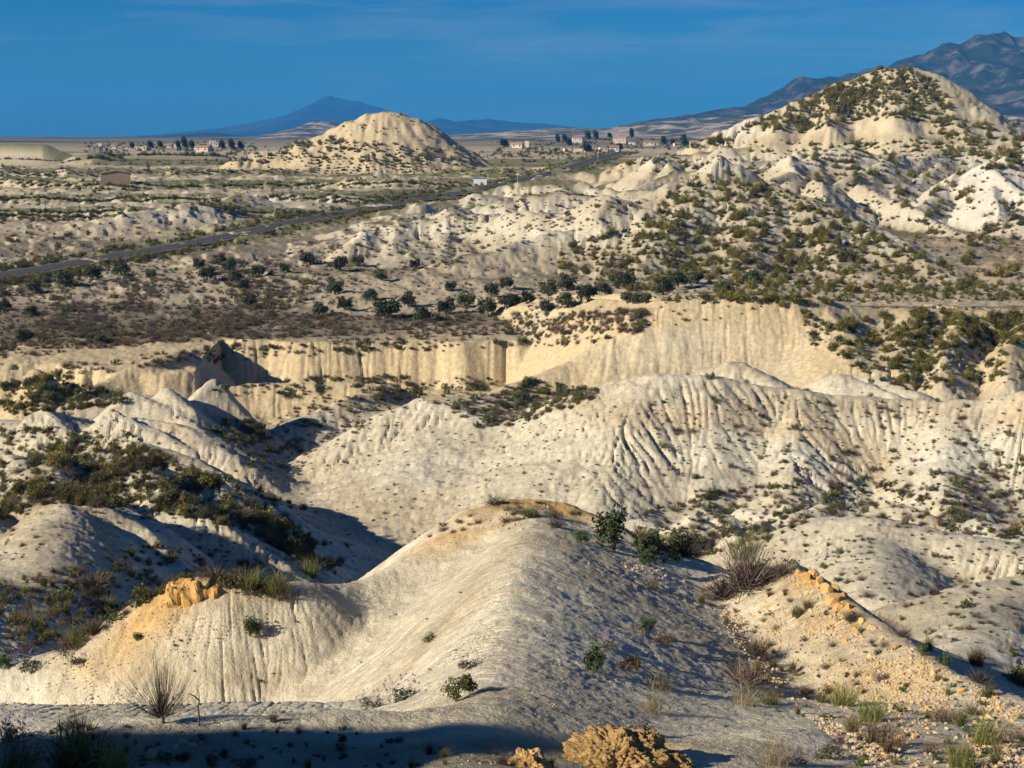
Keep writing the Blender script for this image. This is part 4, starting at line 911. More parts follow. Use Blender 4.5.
# ------------------------------------------------------------------ village trees
TC = [p_tree_crown(s_) for s_ in (71, 72)] + [p_tree_crown(73, (.06, .07, .03))]; TT = p_tree_trunk(74)
def village_tree(px, pybase, wpx, hpx, d, label, k=0):
    u = ray(px, pybase)[0]; x = float(u * d); z = float(ground_z(x, d))
    e = bpy.data.objects.new('tree', None); scene.collection.objects.link(e); w = wpx * d / FPX; h = hpx * d / FPX
    e.location = (x, d, z - .2); e.scale = (w * 1.5, w * 1.5, h); tagset(e, label, 'tree', 'trees of the far village')
    for nm, me in (('crown', TC[k]), ('trunk', TT)): c = bpy.data.objects.new(nm, me); scene.collection.objects.link(c); c.parent = e
for q in [(184,156,9,13,1250,'tallest dark tree of the left village, beside the white house'),(178,156,8,9,1260,'dark tree left of the tallest one in the left village'),(192,156,8,10,1240,'dark tree right of the tallest one in the left village'),(150,155,9,8,1300,'green tree at the left end of the left village'),(160,155,8,7,1320,'low green tree left of the cream houses'),
          (222,154,8,10,1240,'dark tree right of the pink house in the left village'),(231,154,9,11,1230,'pointed dark tree near the foot of the pale mound'),(240,153,8,9,1235,'dark tree closest to the foot of the pale mound'),(132,157,8,7,1250,'dark bushy tree above the brick shed'),
          (503,150,13,8,1300,'wide dark tree right of the pale mound'),(557,139,7,9,1780,'left tree of the dark pair on the village rise'),(564,139,8,8,1770,'right tree of the dark pair on the village rise'),(587,138,9,9,1780,'left of two dark trees behind the white house on the rise'),(595,138,8,9,1775,'right of two dark trees behind the white house on the rise'),
          (631,136,7,10,1790,'tall dark tree beside the pink house on the rise'),(609,138,7,5,1800,'small dark tree left of the pink house on the rise'),(586,155,14,9,1150,'blue-green tree beside the road near the village'),(568,148,9,8,1500,'green tree under the village rise'),(619,156,9,7,1180,'dark tree at the end of the road'),
          (663,144,9,9,1500,'dark tree among the low houses on the right'),(683,145,9,11,1480,'yellowish tree left of the cream house',2),(672,144,7,6,1520,'small dark tree between the low houses'),(703,142,8,6,1560,'dark bush beside the cream house'),(1012,127,9,8,1300,'dark tree behind the right foot of the conical hill'),(1022,128,8,7,1290,'dark tree at the right edge of the photograph')]:
    village_tree(*q)

# ------------------------------------------------------------------ buildings
M_WHITE = noisy('white_render', (.72, .70, .66), (.80, .78, .74), .3); M_CREAM = noisy('cream_render', (.62, .50, .36), (.70, .58, .42), .3); M_PINK = noisy('pink_render', (.62, .50, .42), (.68, .56, .48), .3)
M_BRICK = noisy('brick_wall', (.34, .235, .165), (.42, .30, .21), 1.2); M_TILE = noisy('roof_tiles', (.30, .16, .10), (.40, .24, .16), .8); M_GLASS = mat('dark_window', (.03, .035, .045), .2, .5); M_DOOR = mat('dark_door', (.10, .07, .05), .6)
M_FLAT = noisy('flat_roof', (.45, .42, .38), (.55, .52, .47), .4); M_METAL = mat('galvanised_metal', (.45, .46, .48), .45, .5); M_SIGNW = mat('sign_white', (.78, .79, .80), .5); M_SIGNR = mat('sign_red', (.55, .03, .03), .5); M_SIGNB = mat('sign_blue', (.05, .20, .42), .5); M_POLE = mat('pole_wood', (.13, .10, .08), .9)
def box_obj(name, c, s_, m, parent):
    bm = bmesh.new(); bmesh.ops.create_cube(bm, size=1.0); bmesh.ops.scale(bm, vec=s_, verts=bm.verts); bmesh.ops.translate(bm, vec=c, verts=bm.verts)
    me = bpy.data.meshes.new(name); bm.to_mesh(me); bm.free(); me.materials.append(m); o = bpy.data.objects.new(name, me); scene.collection.objects.link(o); o.parent = parent; return o
def poly_obj(name, V, Fc, m, parent):
    me = bpy.data.meshes.new(name); me.from_pydata(V, [], Fc); me.materials.append(m); o = bpy.data.objects.new(name, me); scene.collection.objects.link(o); o.parent = parent; return o
def house(name, px, pyb, wpx, hpx, d, wall, roofkind, label, group='houses of the far village', rz=0.0, depth=None, windows=2, rf=M_TILE, lift=0.0):
    x = float(ray(px, pyb)[0] * d); z = float(ground_z(x, d)) + lift; sc_h = 1 if name == 'shed' else .85; w = wpx * sc_h * d / FPX; h = hpx * sc_h * d / FPX; dp = depth or w * .7
    e = bpy.data.objects.new(name, None); scene.collection.objects.link(e); e.location = (x, d, z); e.rotation_euler[2] = rz; tagset(e, label, 'house' if name != 'shed' else 'shed', group)
    hw = h * (.72 if roofkind == 'gable' else .92)
    if roofkind == 'gable':
        hr = h; V = [(-w/2,-dp/2,-1),(w/2,-dp/2,-1),(w/2,dp/2,-1),(-w/2,dp/2,-1),(-w/2,-dp/2,hw),(w/2,-dp/2,hw),(w/2,dp/2,hw),(-w/2,dp/2,hw),(-w/2,0,hr-.15),(w/2,0,hr-.15)]
        poly_obj('wall', V, [(0,1,5,4),(2,3,7,6),(1,2,6,9,5),(3,0,4,8,7)], wall, e)
        o_ = .35; t_ = .22
        for sgn in (-1, 1):
            a = [(-w/2-o_, sgn*(dp/2+o_), hw-.25), (w/2+o_, sgn*(dp/2+o_), hw-.25), (w/2+o_, 0, hr), (-w/2-o_, 0, hr)]; b = [(p[0], p[1], p[2]+t_) for p in a]
            poly_obj('roof', a + b, [(0,1,2,3),(4,5,6,7),(0,1,5,4),(1,2,6,5),(2,3,7,6),(3,0,4,7)], rf, e)
    elif roofkind == 'end_gable':
        V = [(-w/2,-dp/2,-1),(w/2,-dp/2,-1),(w/2,dp/2,-1),(-w/2,dp/2,-1),(-w/2,-dp/2,hw*.9),(w/2,-dp/2,hw*.9),(w/2,dp/2,hw*.9),(-w/2,dp/2,hw*.9),(0,-dp/2,h*.97),(0,dp/2,h*.97)]
        poly_obj('wall', V, [(0,1,5,8,4),(2,3,7,9,6),(1,2,6,5),(3,0,4,7)], wall, e); o_ = .4
        for sgn in (-1, 1):
            zz = hw*.9 - .12; a = [(sgn*(w/2+o_), -dp/2-o_, zz), (sgn*(w/2+o_), dp/2+o_, zz), (0, dp/2+o_, h), (0, -dp/2-o_, h)]; b = [(p[0], p[1], p[2]+.2) for p in a]
            poly_obj('roof', a + b, [(0,1,2,3),(4,5,6,7),(0,1,5,4),(1,2,6,5),(2,3,7,6),(3,0,4,7)], rf, e)
    else:
        box_obj('wall', (0,0,hw/2-.5), (w,dp,hw+1), wall, e); box_obj('roof', (0,0,hw+.15), (w+.5,dp+.5,.3), M_FLAT, e)
    ww = min(1.2, w * .14)
    for k in range(windows):
        fx = (k + .5) / windows * w - w/2; fx += w * .06; box_obj('window', (fx, -dp/2-.02, hw*.58), (ww, .08, ww*1.1), M_GLASS, e)
    if windows: box_obj('door', (-w*.42, -dp/2-.02, 1.0), (.9, .08, 2.0), M_DOOR, e)
    return e
# brick shed in the field at the left
sd = hit(117, 186); shed = house('shed', 116, 186, 28, 12.5, sd[1] + 4, M_BRICK, 'end_gable', 'lone brown brick shed with a low gable in the terraced fields', None, rz=.25, depth=7, windows=0, rf=M_BRICK)
if 'group' in shed: del shed['group']
shw = 28 * (sd[1] + 4) / FPX
box_obj('door', (-shw*.5-.03, -1.2, 1.3), (.08, 2.0, 2.6), M_DOOR, shed); box_obj('window', (-shw*.5-.03, 1.8, 2.2), (.08, 1.0, .8), M_GLASS, shed)
for a in [(213,150,7,8,1330,M_WHITE,'flat','white two-storey house standing tallest in the left village'),(203,153,17,7,1180,M_PINK,'gable','pink long house at the right of the left village'),(181,149,13,5,1400,M_CREAM,'gable','tan house behind the dark trees of the left village'),(214,149,12,5,1360,M_PINK,'gable','red roofed house left of the dark trees near the mound'),
          (142,154,14,4,1200,M_CREAM,'flat','long cream low building in the left village'),(126,151,9,5,1300,M_WHITE,'gable','white house left of the long cream building'),(114,152,7,4,1320,M_CREAM,'gable','small tan house at the left end of the left village'),(299,140,15,4,1500,M_WHITE,'flat','long white building behind the pale mound'),(168,150,8,4,1420,M_WHITE,'gable','small white house left of the tallest dark tree'),(151,148,7,3,1480,M_WHITE,'flat','tiny white house between trees of the left village'),(100,147,6,3,1600,M_WHITE,'flat','white speck of a house left of the left village'),
          (517,150,14,6,1250,M_PINK,'gable','pinkish house with red roof right of the pale mound'),(527,149,5,8,1260,M_CREAM,'flat','narrow cream tower block beside the pinkish house'),(577,140,11,7,1740,M_WHITE,'gable','white house with red roof on the village rise'),(620,139,15,8,1750,M_PINK,'gable','largest pink house on top of the village rise'),(614,154,11,7,1150,M_WHITE,'gable','white gabled house at the end of the road'),(603,154,9,5,1160,M_CREAM,'flat','cream flat roofed annex left of the white gabled house'),
          (576,153,28,4,1180,M_CREAM,'flat','long low cream wall-like building beside the road'),(632,144,7,4,1500,M_WHITE,'flat','small white cube house right of the village rise'),(649,144,13,5,1500,M_CREAM,'gable','low tan house with wide roof on the right'),(656,143,6,5,1550,M_WHITE,'gable','white house squeezed behind the low tan one'),(694,144,9,7,1450,M_CREAM,'gable','cream house beside the foot of the conical hill'),
          (707,141,6,5,1700,M_WHITE,'flat','white block at the left of the far white cluster'),(714,141,7,4,1720,M_WHITE,'flat','white block in the middle of the far white cluster'),(722,141,6,5,1740,M_WHITE,'flat','white block at the right of the far white cluster'),(677,145,8,4,1460,M_PINK,'gable','small pink house left of the cream house'),(984,128,8,6,1300,M_PINK,'gable','red roofed house behind the right foot of the conical hill'),(998,129,9,5,1290,M_CREAM,'gable','tan house right of the red roofed one behind the conical hill')]:
    house('house', *a, rz=rnd.uniform(-.3, .3))
# white hoarding, road signs, poles
def roadside(px, off):
    sx = 512 + FPX * road[:, 0] / (road[:, 1] * cp - (road[:, 2] - ZC) * sp); i = int(np.argmin(np.abs(sx - px))); t = unit((road[i + 1] - road[i - 1])[None, :2])[0]
    x, y = road[i, 0] + t[1] * off, road[i, 1] - t[0] * off; return (x, y, float(ground_z(x, y)))
def empty(name, p, label, cat, rz=0, group=None): e = bpy.data.objects.new(name, None); scene.collection.objects.link(e); e.location = p; e.rotation_euler[2] = rz; tagset(e, label, cat, group); return e
p = roadside(505, -11); k = p[1] / FPX
e = empty('white_hoarding', p, 'white hoarding with a blue top edge beside the road', 'billboard', .1)
box_obj('panel', (0, 0, 3.4 * k), (13 * k, .3, 6.4 * k), M_SIGNW, e); box_obj('top_strip', (0, -.05, 7.1 * k), (13.4 * k, .45, 1.1 * k), M_SIGNB, e)
for s_ in (-1, 1): box_obj('post', (s_ * 5 * k, .25, 1.6 * k), (.18, .18, 5 * k), M_METAL, e)
def round_sign(px, pyb, hpx, label, tri=False):
    p = roadside(px, pyb); k = p[1] / FPX; e = empty('road_sign', p, label, 'road sign'); h = hpx * k
    box_obj('post', (0, 0, h / 2 - .3), (.14, .14, h + .6), M_METAL, e); r = 1.3 * k
    if tri: V = [(-r * 1.3, -.12, h - r), (r * 1.3, -.12, h - r), (0, -.12, h + r * 1.3), (-r * 1.3, -.06, h - r), (r * 1.3, -.06, h - r), (0, -.06, h + r * 1.3)]; poly_obj('plate', V, [(0,1,2),(3,5,4),(0,3,4,1),(1,4,5,2),(2,5,3,0)], M_SIGNR, e); poly_obj('plate_face', [(-r*.6,-.125,h-r*.6),(r*.6,-.125,h-r*.6),(0,-.125,h+r*.45)], [(0,1,2)], M_SIGNW, e)
    else:
        n_ = 16; ring = [(r * math.cos(2*math.pi*q/n_), r * math.sin(2*math.pi*q/n_)) for q in range(n_)]
        poly_obj('plate', [(a, -.12, h + b) for a, b in ring] + [(a, -.06, h + b) for a, b in ring], [tuple(range(n_)), tuple(range(2*n_-1, n_-1, -1))] + [(q, (q+1) % n_, n_ + (q+1) % n_, n_ + q) for q in range(n_)], M_SIGNR, e)
        poly_obj('plate_face', [(a * .66, -.125, h + b * .66) for a, b in ring], [tuple(range(n_))], M_SIGNW, e)
round_sign(502, 6.5, 9, 'round red and white sign at the near side of the road'); round_sign(585, 7.0, 10, 'red triangular warning sign beside the road', True)
p = roadside(540, 7.0); k = p[1] / FPX; e = empty('direction_sign', p, 'low wide pale direction sign beside the road', 'road sign')
box_obj('panel', (0, 0, 2.6 * k), (6 * k, .15, 2.6 * k), M_METAL, e)
for s_ in (-1, 1): box_obj('post', (s_ * 3 * k, .16, 1.4 * k), (.15, .15, 3.6 * k), M_METAL, e)
for px, pyb, h, d, lab in ((598,152,9,1150,'dark utility pole near the end of the road'),(620,150,8,1250,'thin utility pole left of the pale bench'),(666,147,9,1400,'utility pole among the low houses on the right')):
    x = float(ray(px, pyb)[0] * d); e = empty('utility_pole', (x, d, float(ground_z(x, d))), lab, 'utility pole'); hh = h * d / FPX
    box_obj('post', (0, 0, hh / 2 - .5), (.35, .35, hh + 1), M_POLE, e); box_obj('crossarm', (0, -.2, hh - .8), (2.4, .2, .25), M_POLE, e)

# ------------------------------------------------------------------ rocks
M_OCHRE = noisy('ochre_rock', (.42, .23, .065), (.50, .34, .14), 5, .95, .6, .03); M_OCHREPALE = noisy('pale_ochre_rock', (.44, .32, .16), (.52, .41, .24), 5, .95, .6, .03)
M_TUFA = noisy('crumbly_tufa', (.28, .165, .06), (.46, .32, .14), 9, .95, .9, .05, 12); M_CLOD = noisy('marl_clod', (.42, .345, .23), (.52, .44, .31), 6, .95, .5, .02); M_STONE = noisy('brown_stone', (.40, .31, .19), (.50, .41, .28), 6, .95, .5, .02)
def rock_mesh(name, seed, m, cuts=9, sub=2, blocky=0.0):
    rng = np.random.RandomState(seed); bm = bmesh.new(); bmesh.ops.create_icosphere(bm, subdivisions=sub, radius=.62)
    V = np.array([v.co[:] for v in bm.verts])
    if blocky: V = np.sign(V) * np.abs(V / .62) ** (1 - blocky) * .5
    for _ in range(cuts):
        n_ = unit(rng.normal(size=(1, 3)))[0]; o_ = rng.uniform(.30, .46); dd_ = V @ n_ - o_; V = V - np.maximum(dd_, 0)[:, None] * n_
    V *= rng.uniform(.75, 1.2, 3)
    for v, c in zip(bm.verts, V): v.co = Vector(c) + .05 * Vector(mnoise.noise_vector(Vector(c) * 3.1 + Vector((seed, 0, 0)))) + .035 * Vector(mnoise.noise_vector(Vector(c) * 9 + Vector((0, seed, 0))))
    me = bpy.data.meshes.new(name); bm.to_mesh(me); bm.free(); me.materials.append(m); return me
RO = [rock_mesh('boulder', 80 + k, M_OCHRE) for k in range(4)]; RP = [rock_mesh('boulder', 90 + k, M_OCHREPALE) for k in range(3)]
RB = [rock_mesh('rock', 100 + k, M_OCHRE, 6, 3, .6) for k in range(4)] + [rock_mesh('rock', 110 + k, M_OCHREPALE, 6, 3, .6) for k in range(2)]
def block_mesh(name, seed, m):
    bm = bmesh.new(); bmesh.ops.create_cube(bm, size=1.0); bmesh.ops.subdivide_edges(bm, edges=bm.edges[:], cuts=6, use_grid_fill=True)
    for v in bm.verts:
        c = v.co.copy(); e_ = sorted((abs(c.x), abs(c.y), abs(c.z)))[1]; c *= 1 - .10 * max(0, e_ - .3) / .2
        q = c * 2.3 + Vector((seed * 3.7, 0, 0)); c += .13 * Vector(mnoise.noise_vector(q)) + .06 * Vector(mnoise.noise_vector(q * 3.3)) + .03 * Vector(mnoise.noise_vector(q * 8)); v.co = c
    me = bpy.data.meshes.new(name); bm.to_mesh(me); bm.free(); me.materials.append(m); return me
RB = [block_mesh('rock', 1 + k, M_OCHRE) for k in range(3)] + [block_mesh('rock', 7, M_OCHREPALE)]
RC = [rock_mesh('stone', 120 + k, M_CLOD, 7, 1) for k in range(3)]; RS = [rock_mesh('stone', 130 + k, M_STONE, 7, 1) for k in range(3)] + [rock_mesh('stone', 134, M_OCHRE, 7, 1)]
# blocky ochre outcrop that caps the left knoll
c0 = np.array(hit(198, 600)); e = empty('rock_outcrop', tuple(c0), 'blocky yellow rock outcrop capping the knoll at the left', 'rock')
for px, py, wp, hp, dz in [(176,598,17,26,.0),(192,596,20,30,.05),(210,598,20,27,.10),(226,601,15,20,.18),(238,604,12,14,.25),(184,585,15,9,.12),(202,584,18,9,.15),(220,588,14,8,.2),(168,608,11,12,-.05),(196,611,14,8,-.12),(214,611,12,8,-.08),(160,618,8,8,-.1),(182,613,9,7,-.15)]:
    u, t = ray(px, py); d = c0[1] + .28 + dz; k = d / FPX
    o = bpy.data.objects.new('rock', rnd.choice(RB)); scene.collection.objects.link(o); o.parent = e
    o.location = Vector((float(u * d), d, float(ZC + t * d))) - Vector(c0); o.scale = (wp * k * 1.12, max(wp, hp) * k * 1.1, hp * k * 1.1); o.rotation_euler = (rnd.uniform(-.08, .08), rnd.uniform(-.1, .1), rnd.uniform(-.25, .25))
# boulders along the crest of the stony slope at the right
BL = [(798,572,9),(806,576,13),(813,573,10),(820,580,12),(812,583,8),(826,588,14),(836,586,9),(833,597,13),(843,596,10),(838,606,9),(849,605,8),(851,613,7),(862,620,7),(872,627,8),(884,636,6),(897,646,7),(912,655,6),(790,566,7),(856,628,7),(900,664,7),(935,672,8),(963,690,9),(990,716,8),(870,655,6),(846,640,6)]
rk = {id(q): n_ for grp in (BL[:12], BL[12:]) for n_, q in enumerate(sorted(grp))}
for i, q in enumerate(BL):
    px, py, w = q
    p = hit(px, py + w * .3); s_ = w * p[1] / FPX
    o = place('boulder', rnd.choice(RO if i < 12 or i % 3 == 0 else RP), (p[0], p[1], p[2] + .05 * s_), s_ * 1.25, ('orange ' if i < 12 else 'tan ') + ('boulder on top of the stony crest, ' if i < 12 else 'stone lying on the stony slope, ') + ORD[rk[id(q)]] + ' from the left', 'boulder', 'orange boulders on the stony crest' if i < 12 else 'tan stones on the stony slope')
# crumbly tufa lumps at the bottom edge
def tufa(px, py, wpx, hpx, label, seed):
    p = np.array(hit(px, py)); k = p[1] / FPX; bm = bmesh.new(); bmesh.ops.create_icosphere(bm, subdivisions=6 if wpx > 60 else 5, radius=1)
    for v in bm.verts:
        c = v.co.normalized(); q = c * 2.2 + Vector((seed, 0, 0)); r = 1 + .26 * mnoise.fractal(q, 1.0, 2.0, 4) + .10 * mnoise.fractal(c * 9 + Vector((0, seed, 0)), .7, 2, 4) + .05 * mnoise.noise(c * 31) - .12 * max(0, .22 - mnoise.voronoi(c * 7 + Vector((seed, 1, 0)))[0][0]) * 4
        v.co = Vector((c.x * r * wpx * k / 2, c.y * r * wpx * k / 2.4, c.z * r * hpx * k))
    me = bpy.data.meshes.new('tufa_rock'); bm.to_mesh(me); bm.free(); me.materials.append(M_TUFA)
    o = bpy.data.objects.new('tufa_rock', me); scene.collection.objects.link(o); o.location = p - np.array([0, -.1, .05]); tagset(o, label, 'rock'); return o
tufa(618, 766, 120, 36, 'large crumbly yellow tufa rock at the bottom edge', 3.1); tufa(530, 768, 44, 20, 'small crumbly brown tufa lump left of the large one', 7.7); tufa(676, 768, 40, 14, 'low crumbly tufa lump right of the large one', 5.2)
# loose stones: far too many to count
def stone_field(name, label, protos_me, poly, n, s0, s1, cl=0.0):
    src = []
    lo, hi = np.min(poly, 0), np.max(poly, 0); x = rs.uniform(lo[0], hi[0], n * 4); y = rs.uniform(lo[1], hi[1], n * 4); ok = in_poly(x, y, poly)
    if cl: ok &= rs.rand(len(x)) < np.clip(.5 + 2.5 * fbm(x / 40, y / 25, 3, 3), .08, 1)
    h = hits(x[ok][:n], y[ok][:n]); h = h[~np.isnan(h[:, 0])]; s_ = s0 + (s1 - s0) * rs.rand(len(h)) ** 3
    h[:len(protos_me)] = h[:len(protos_me)][np.argsort(h[:len(protos_me), 0] / h[:len(protos_me), 1])]
    for k, me in enumerate(protos_me):                    # one single stone of each shape, then the mass
        p = h[k]; src.append(place('loose_stone', me, (p[0], p[1], p[2]), s1 * .8, 'larger loose stone ' + label + ', ' + ORD[k] + ' from left', 'stone', 'loose stones ' + label))
    return stuff_scatter(name, 'small loose stones ' + label, src, [(a[0], a[1], a[2] + .15 * q, q) for a, q in zip(h[len(protos_me):], s_[len(protos_me):])])
stone_field('rubble', 'on the stony slope at the lower right', RS, [(700,590),(760,572),(800,570),(860,615),(940,668),(1030,712),(1030,768),(870,768),(760,680)], 8000, .015, .085, .5)
stone_field('scree', 'on the yellow knoll at the left', RS, [(150,600),(245,590),(270,610),(210,650),(150,700),(60,715),(20,690),(100,640)], 900, .015, .06, .5)
stone_field('clods', 'over the foreground slopes', RC, [(0,668),(150,610),(300,606),(440,548),(500,506),(580,512),(690,580),(760,700),(850,768),(0,768)], 6000, .008, .028, .4)
stone_field('crest_scree', 'on the ochre crest of the central spur', RS, [(440,545),(500,503),(560,505),(640,550),(690,585),(640,575),(560,530),(480,530)], 700, .02, .10, .3)
for px, py, w, lab in ((152,757,14,'grey stone in the shaded near ground'),(176,748,7,'left stone of the small heap under the bare broom'),(184,744,8,'middle stone of the small heap under the bare broom'),(193,748,8,'right stone of the small heap under the bare broom'),(202,745,6,'orange stone beside the small heap'),(415,747,9,'dark stone lying in the shaded ground'),(500,738,5,'small stone on the pale near ground')):
    p = hit(px, py); s_ = w * p[1] / FPX; place('stone', rnd.choice(RP if 'orange' not in lab else RO), (p[0], p[1], p[2] + .2 * s_), s_ * 1.2, lab, 'stone')

# ------------------------------------------------------------------ single foreground plants
def bare_broom():
    rng = np.random.RandomState(5); g = Geo(); col_ = (.21, .165, .115)
    tube(g, [(0, 0, -.05), (.01, 0, .06), (0, .01, .14)], [.03, .024, .02], (.10, .08, .06), 0, 6)
    for k in range(9):
        a = rng.uniform(0, 6.28); l = rng.uniform(.1, .28); tube(g, [(0, 0, .1), (.4 * l * math.cos(a), .4 * l * math.sin(a), .1 + .5 * l), (l * math.cos(a) * 1.3, l * math.sin(a) * 1.3, .1 + l)], [.012, .008, .004], col_, 0, 4)
    for k in range(230):
        a = rng.uniform(0, 6.28); le = rng.uniform(.05, 1.15) ** 1.2; L = rng.uniform(.45, .95); b0 = np.array([.07 * math.cos(a) * le, .07 * math.sin(a) * le, .12])
        d1 = np.array([math.cos(a) * math.sin(le), math.sin(a) * math.sin(le), math.cos(le)]); p1 = b0 + d1 * L * .5 + rng.normal(size=3) * .012; p2 = p1 + (d1 + np.array([0, 0, .25])) * L * .45 + rng.normal(size=3) * .03
        tube(g, [b0, p1, p2], [.0036, .0026, .001], np.array(col_) * rng.uniform(.6, 1.5), 0, 3)
    return g.mesh('bare_broom', [M_TWIG])
def dead_branch():
    g = Geo(); c = (.10, .085, .07)
    tube(g, [(0, 0, -.05), (.01, 0, .25), (0, .01, .5), (.04, 0, .62), (-.1, 0, .78), (-.28, .02, .9)], [.03, .026, .022, .02, .016, .006], c, 0, 5); tube(g, [(.03, 0, .6), (.05, .01, .8), (-.02, .01, .98)], [.014, .01, .004], c, 0, 4); tube(g, [(-.1, 0, .78), (-.22, 0, .74)], [.01, .004], c, 0, 4)
    return g.mesh('dead_branch', [M_TWIG])
def p_cushion(seed, base):
    rng = np.random.RandomState(seed); g = Geo(); leaves(g, rng, 1500, clump_set(rng, 22, .5, .5, .26), .018, base, .4, elong=1.5); return g.mesh('cushion_shrub', [M_LEAF])
def p_lav(seed):
    rng = np.random.RandomState(seed); g = Geo(); leaves(g, rng, 260, clump_set(rng, 9, .45, .45), .03, (.085, .095, .06), .35)
    n = 46; blades(g, rng, n, .35, .75, .006, (.13, .12, .08), .6, .3); a = rng.uniform(0, 6.28, n); r = .5 * np.sqrt(rng.rand(n))
    leaves(g, rng, 260, [(r[k] * math.cos(a[k]), r[k] * math.sin(a[k]), rng.uniform(.45, .85), .03, .03, .05) for k in range(n)], .018, (.30, .19, .36), .3, elong=1.3); return g.mesh('flowering_herb', [M_LEAF])
def p_bigtuft(seed, base, n=320, h=.9, w=.009, lean=.6):
    rng = np.random.RandomState(seed); g = Geo(); blades(g, rng, n, .3, h, w, base, lean, .4, droop=.35); return g.mesh('grass_clump', [M_LEAF])
CU = p_cushion(151, (.055, .06, .022)); CUB = p_cushion(152, (.12, .088, .03)); LV = p_lav(153); BB = bare_broom(); DB = dead_branch(); GT = p_bigtuft(154, (.21, .205, .045), 190, .9, .012, 1.0); DT = p_bigtuft(155, (.22, .175, .10), 170, 1.0, .005, .95); GS = p_bigtuft(156, (.14, .145, .04), 240, .85, .006, .9)
GB = p_green(157, (.055, .082, .03), 900, .95); DS = p_dry(158, (.085, .066, .058), 520); DS2 = p_dry(159, (.12, .095, .065), 420); HB = PROTO['small_herb'][1]
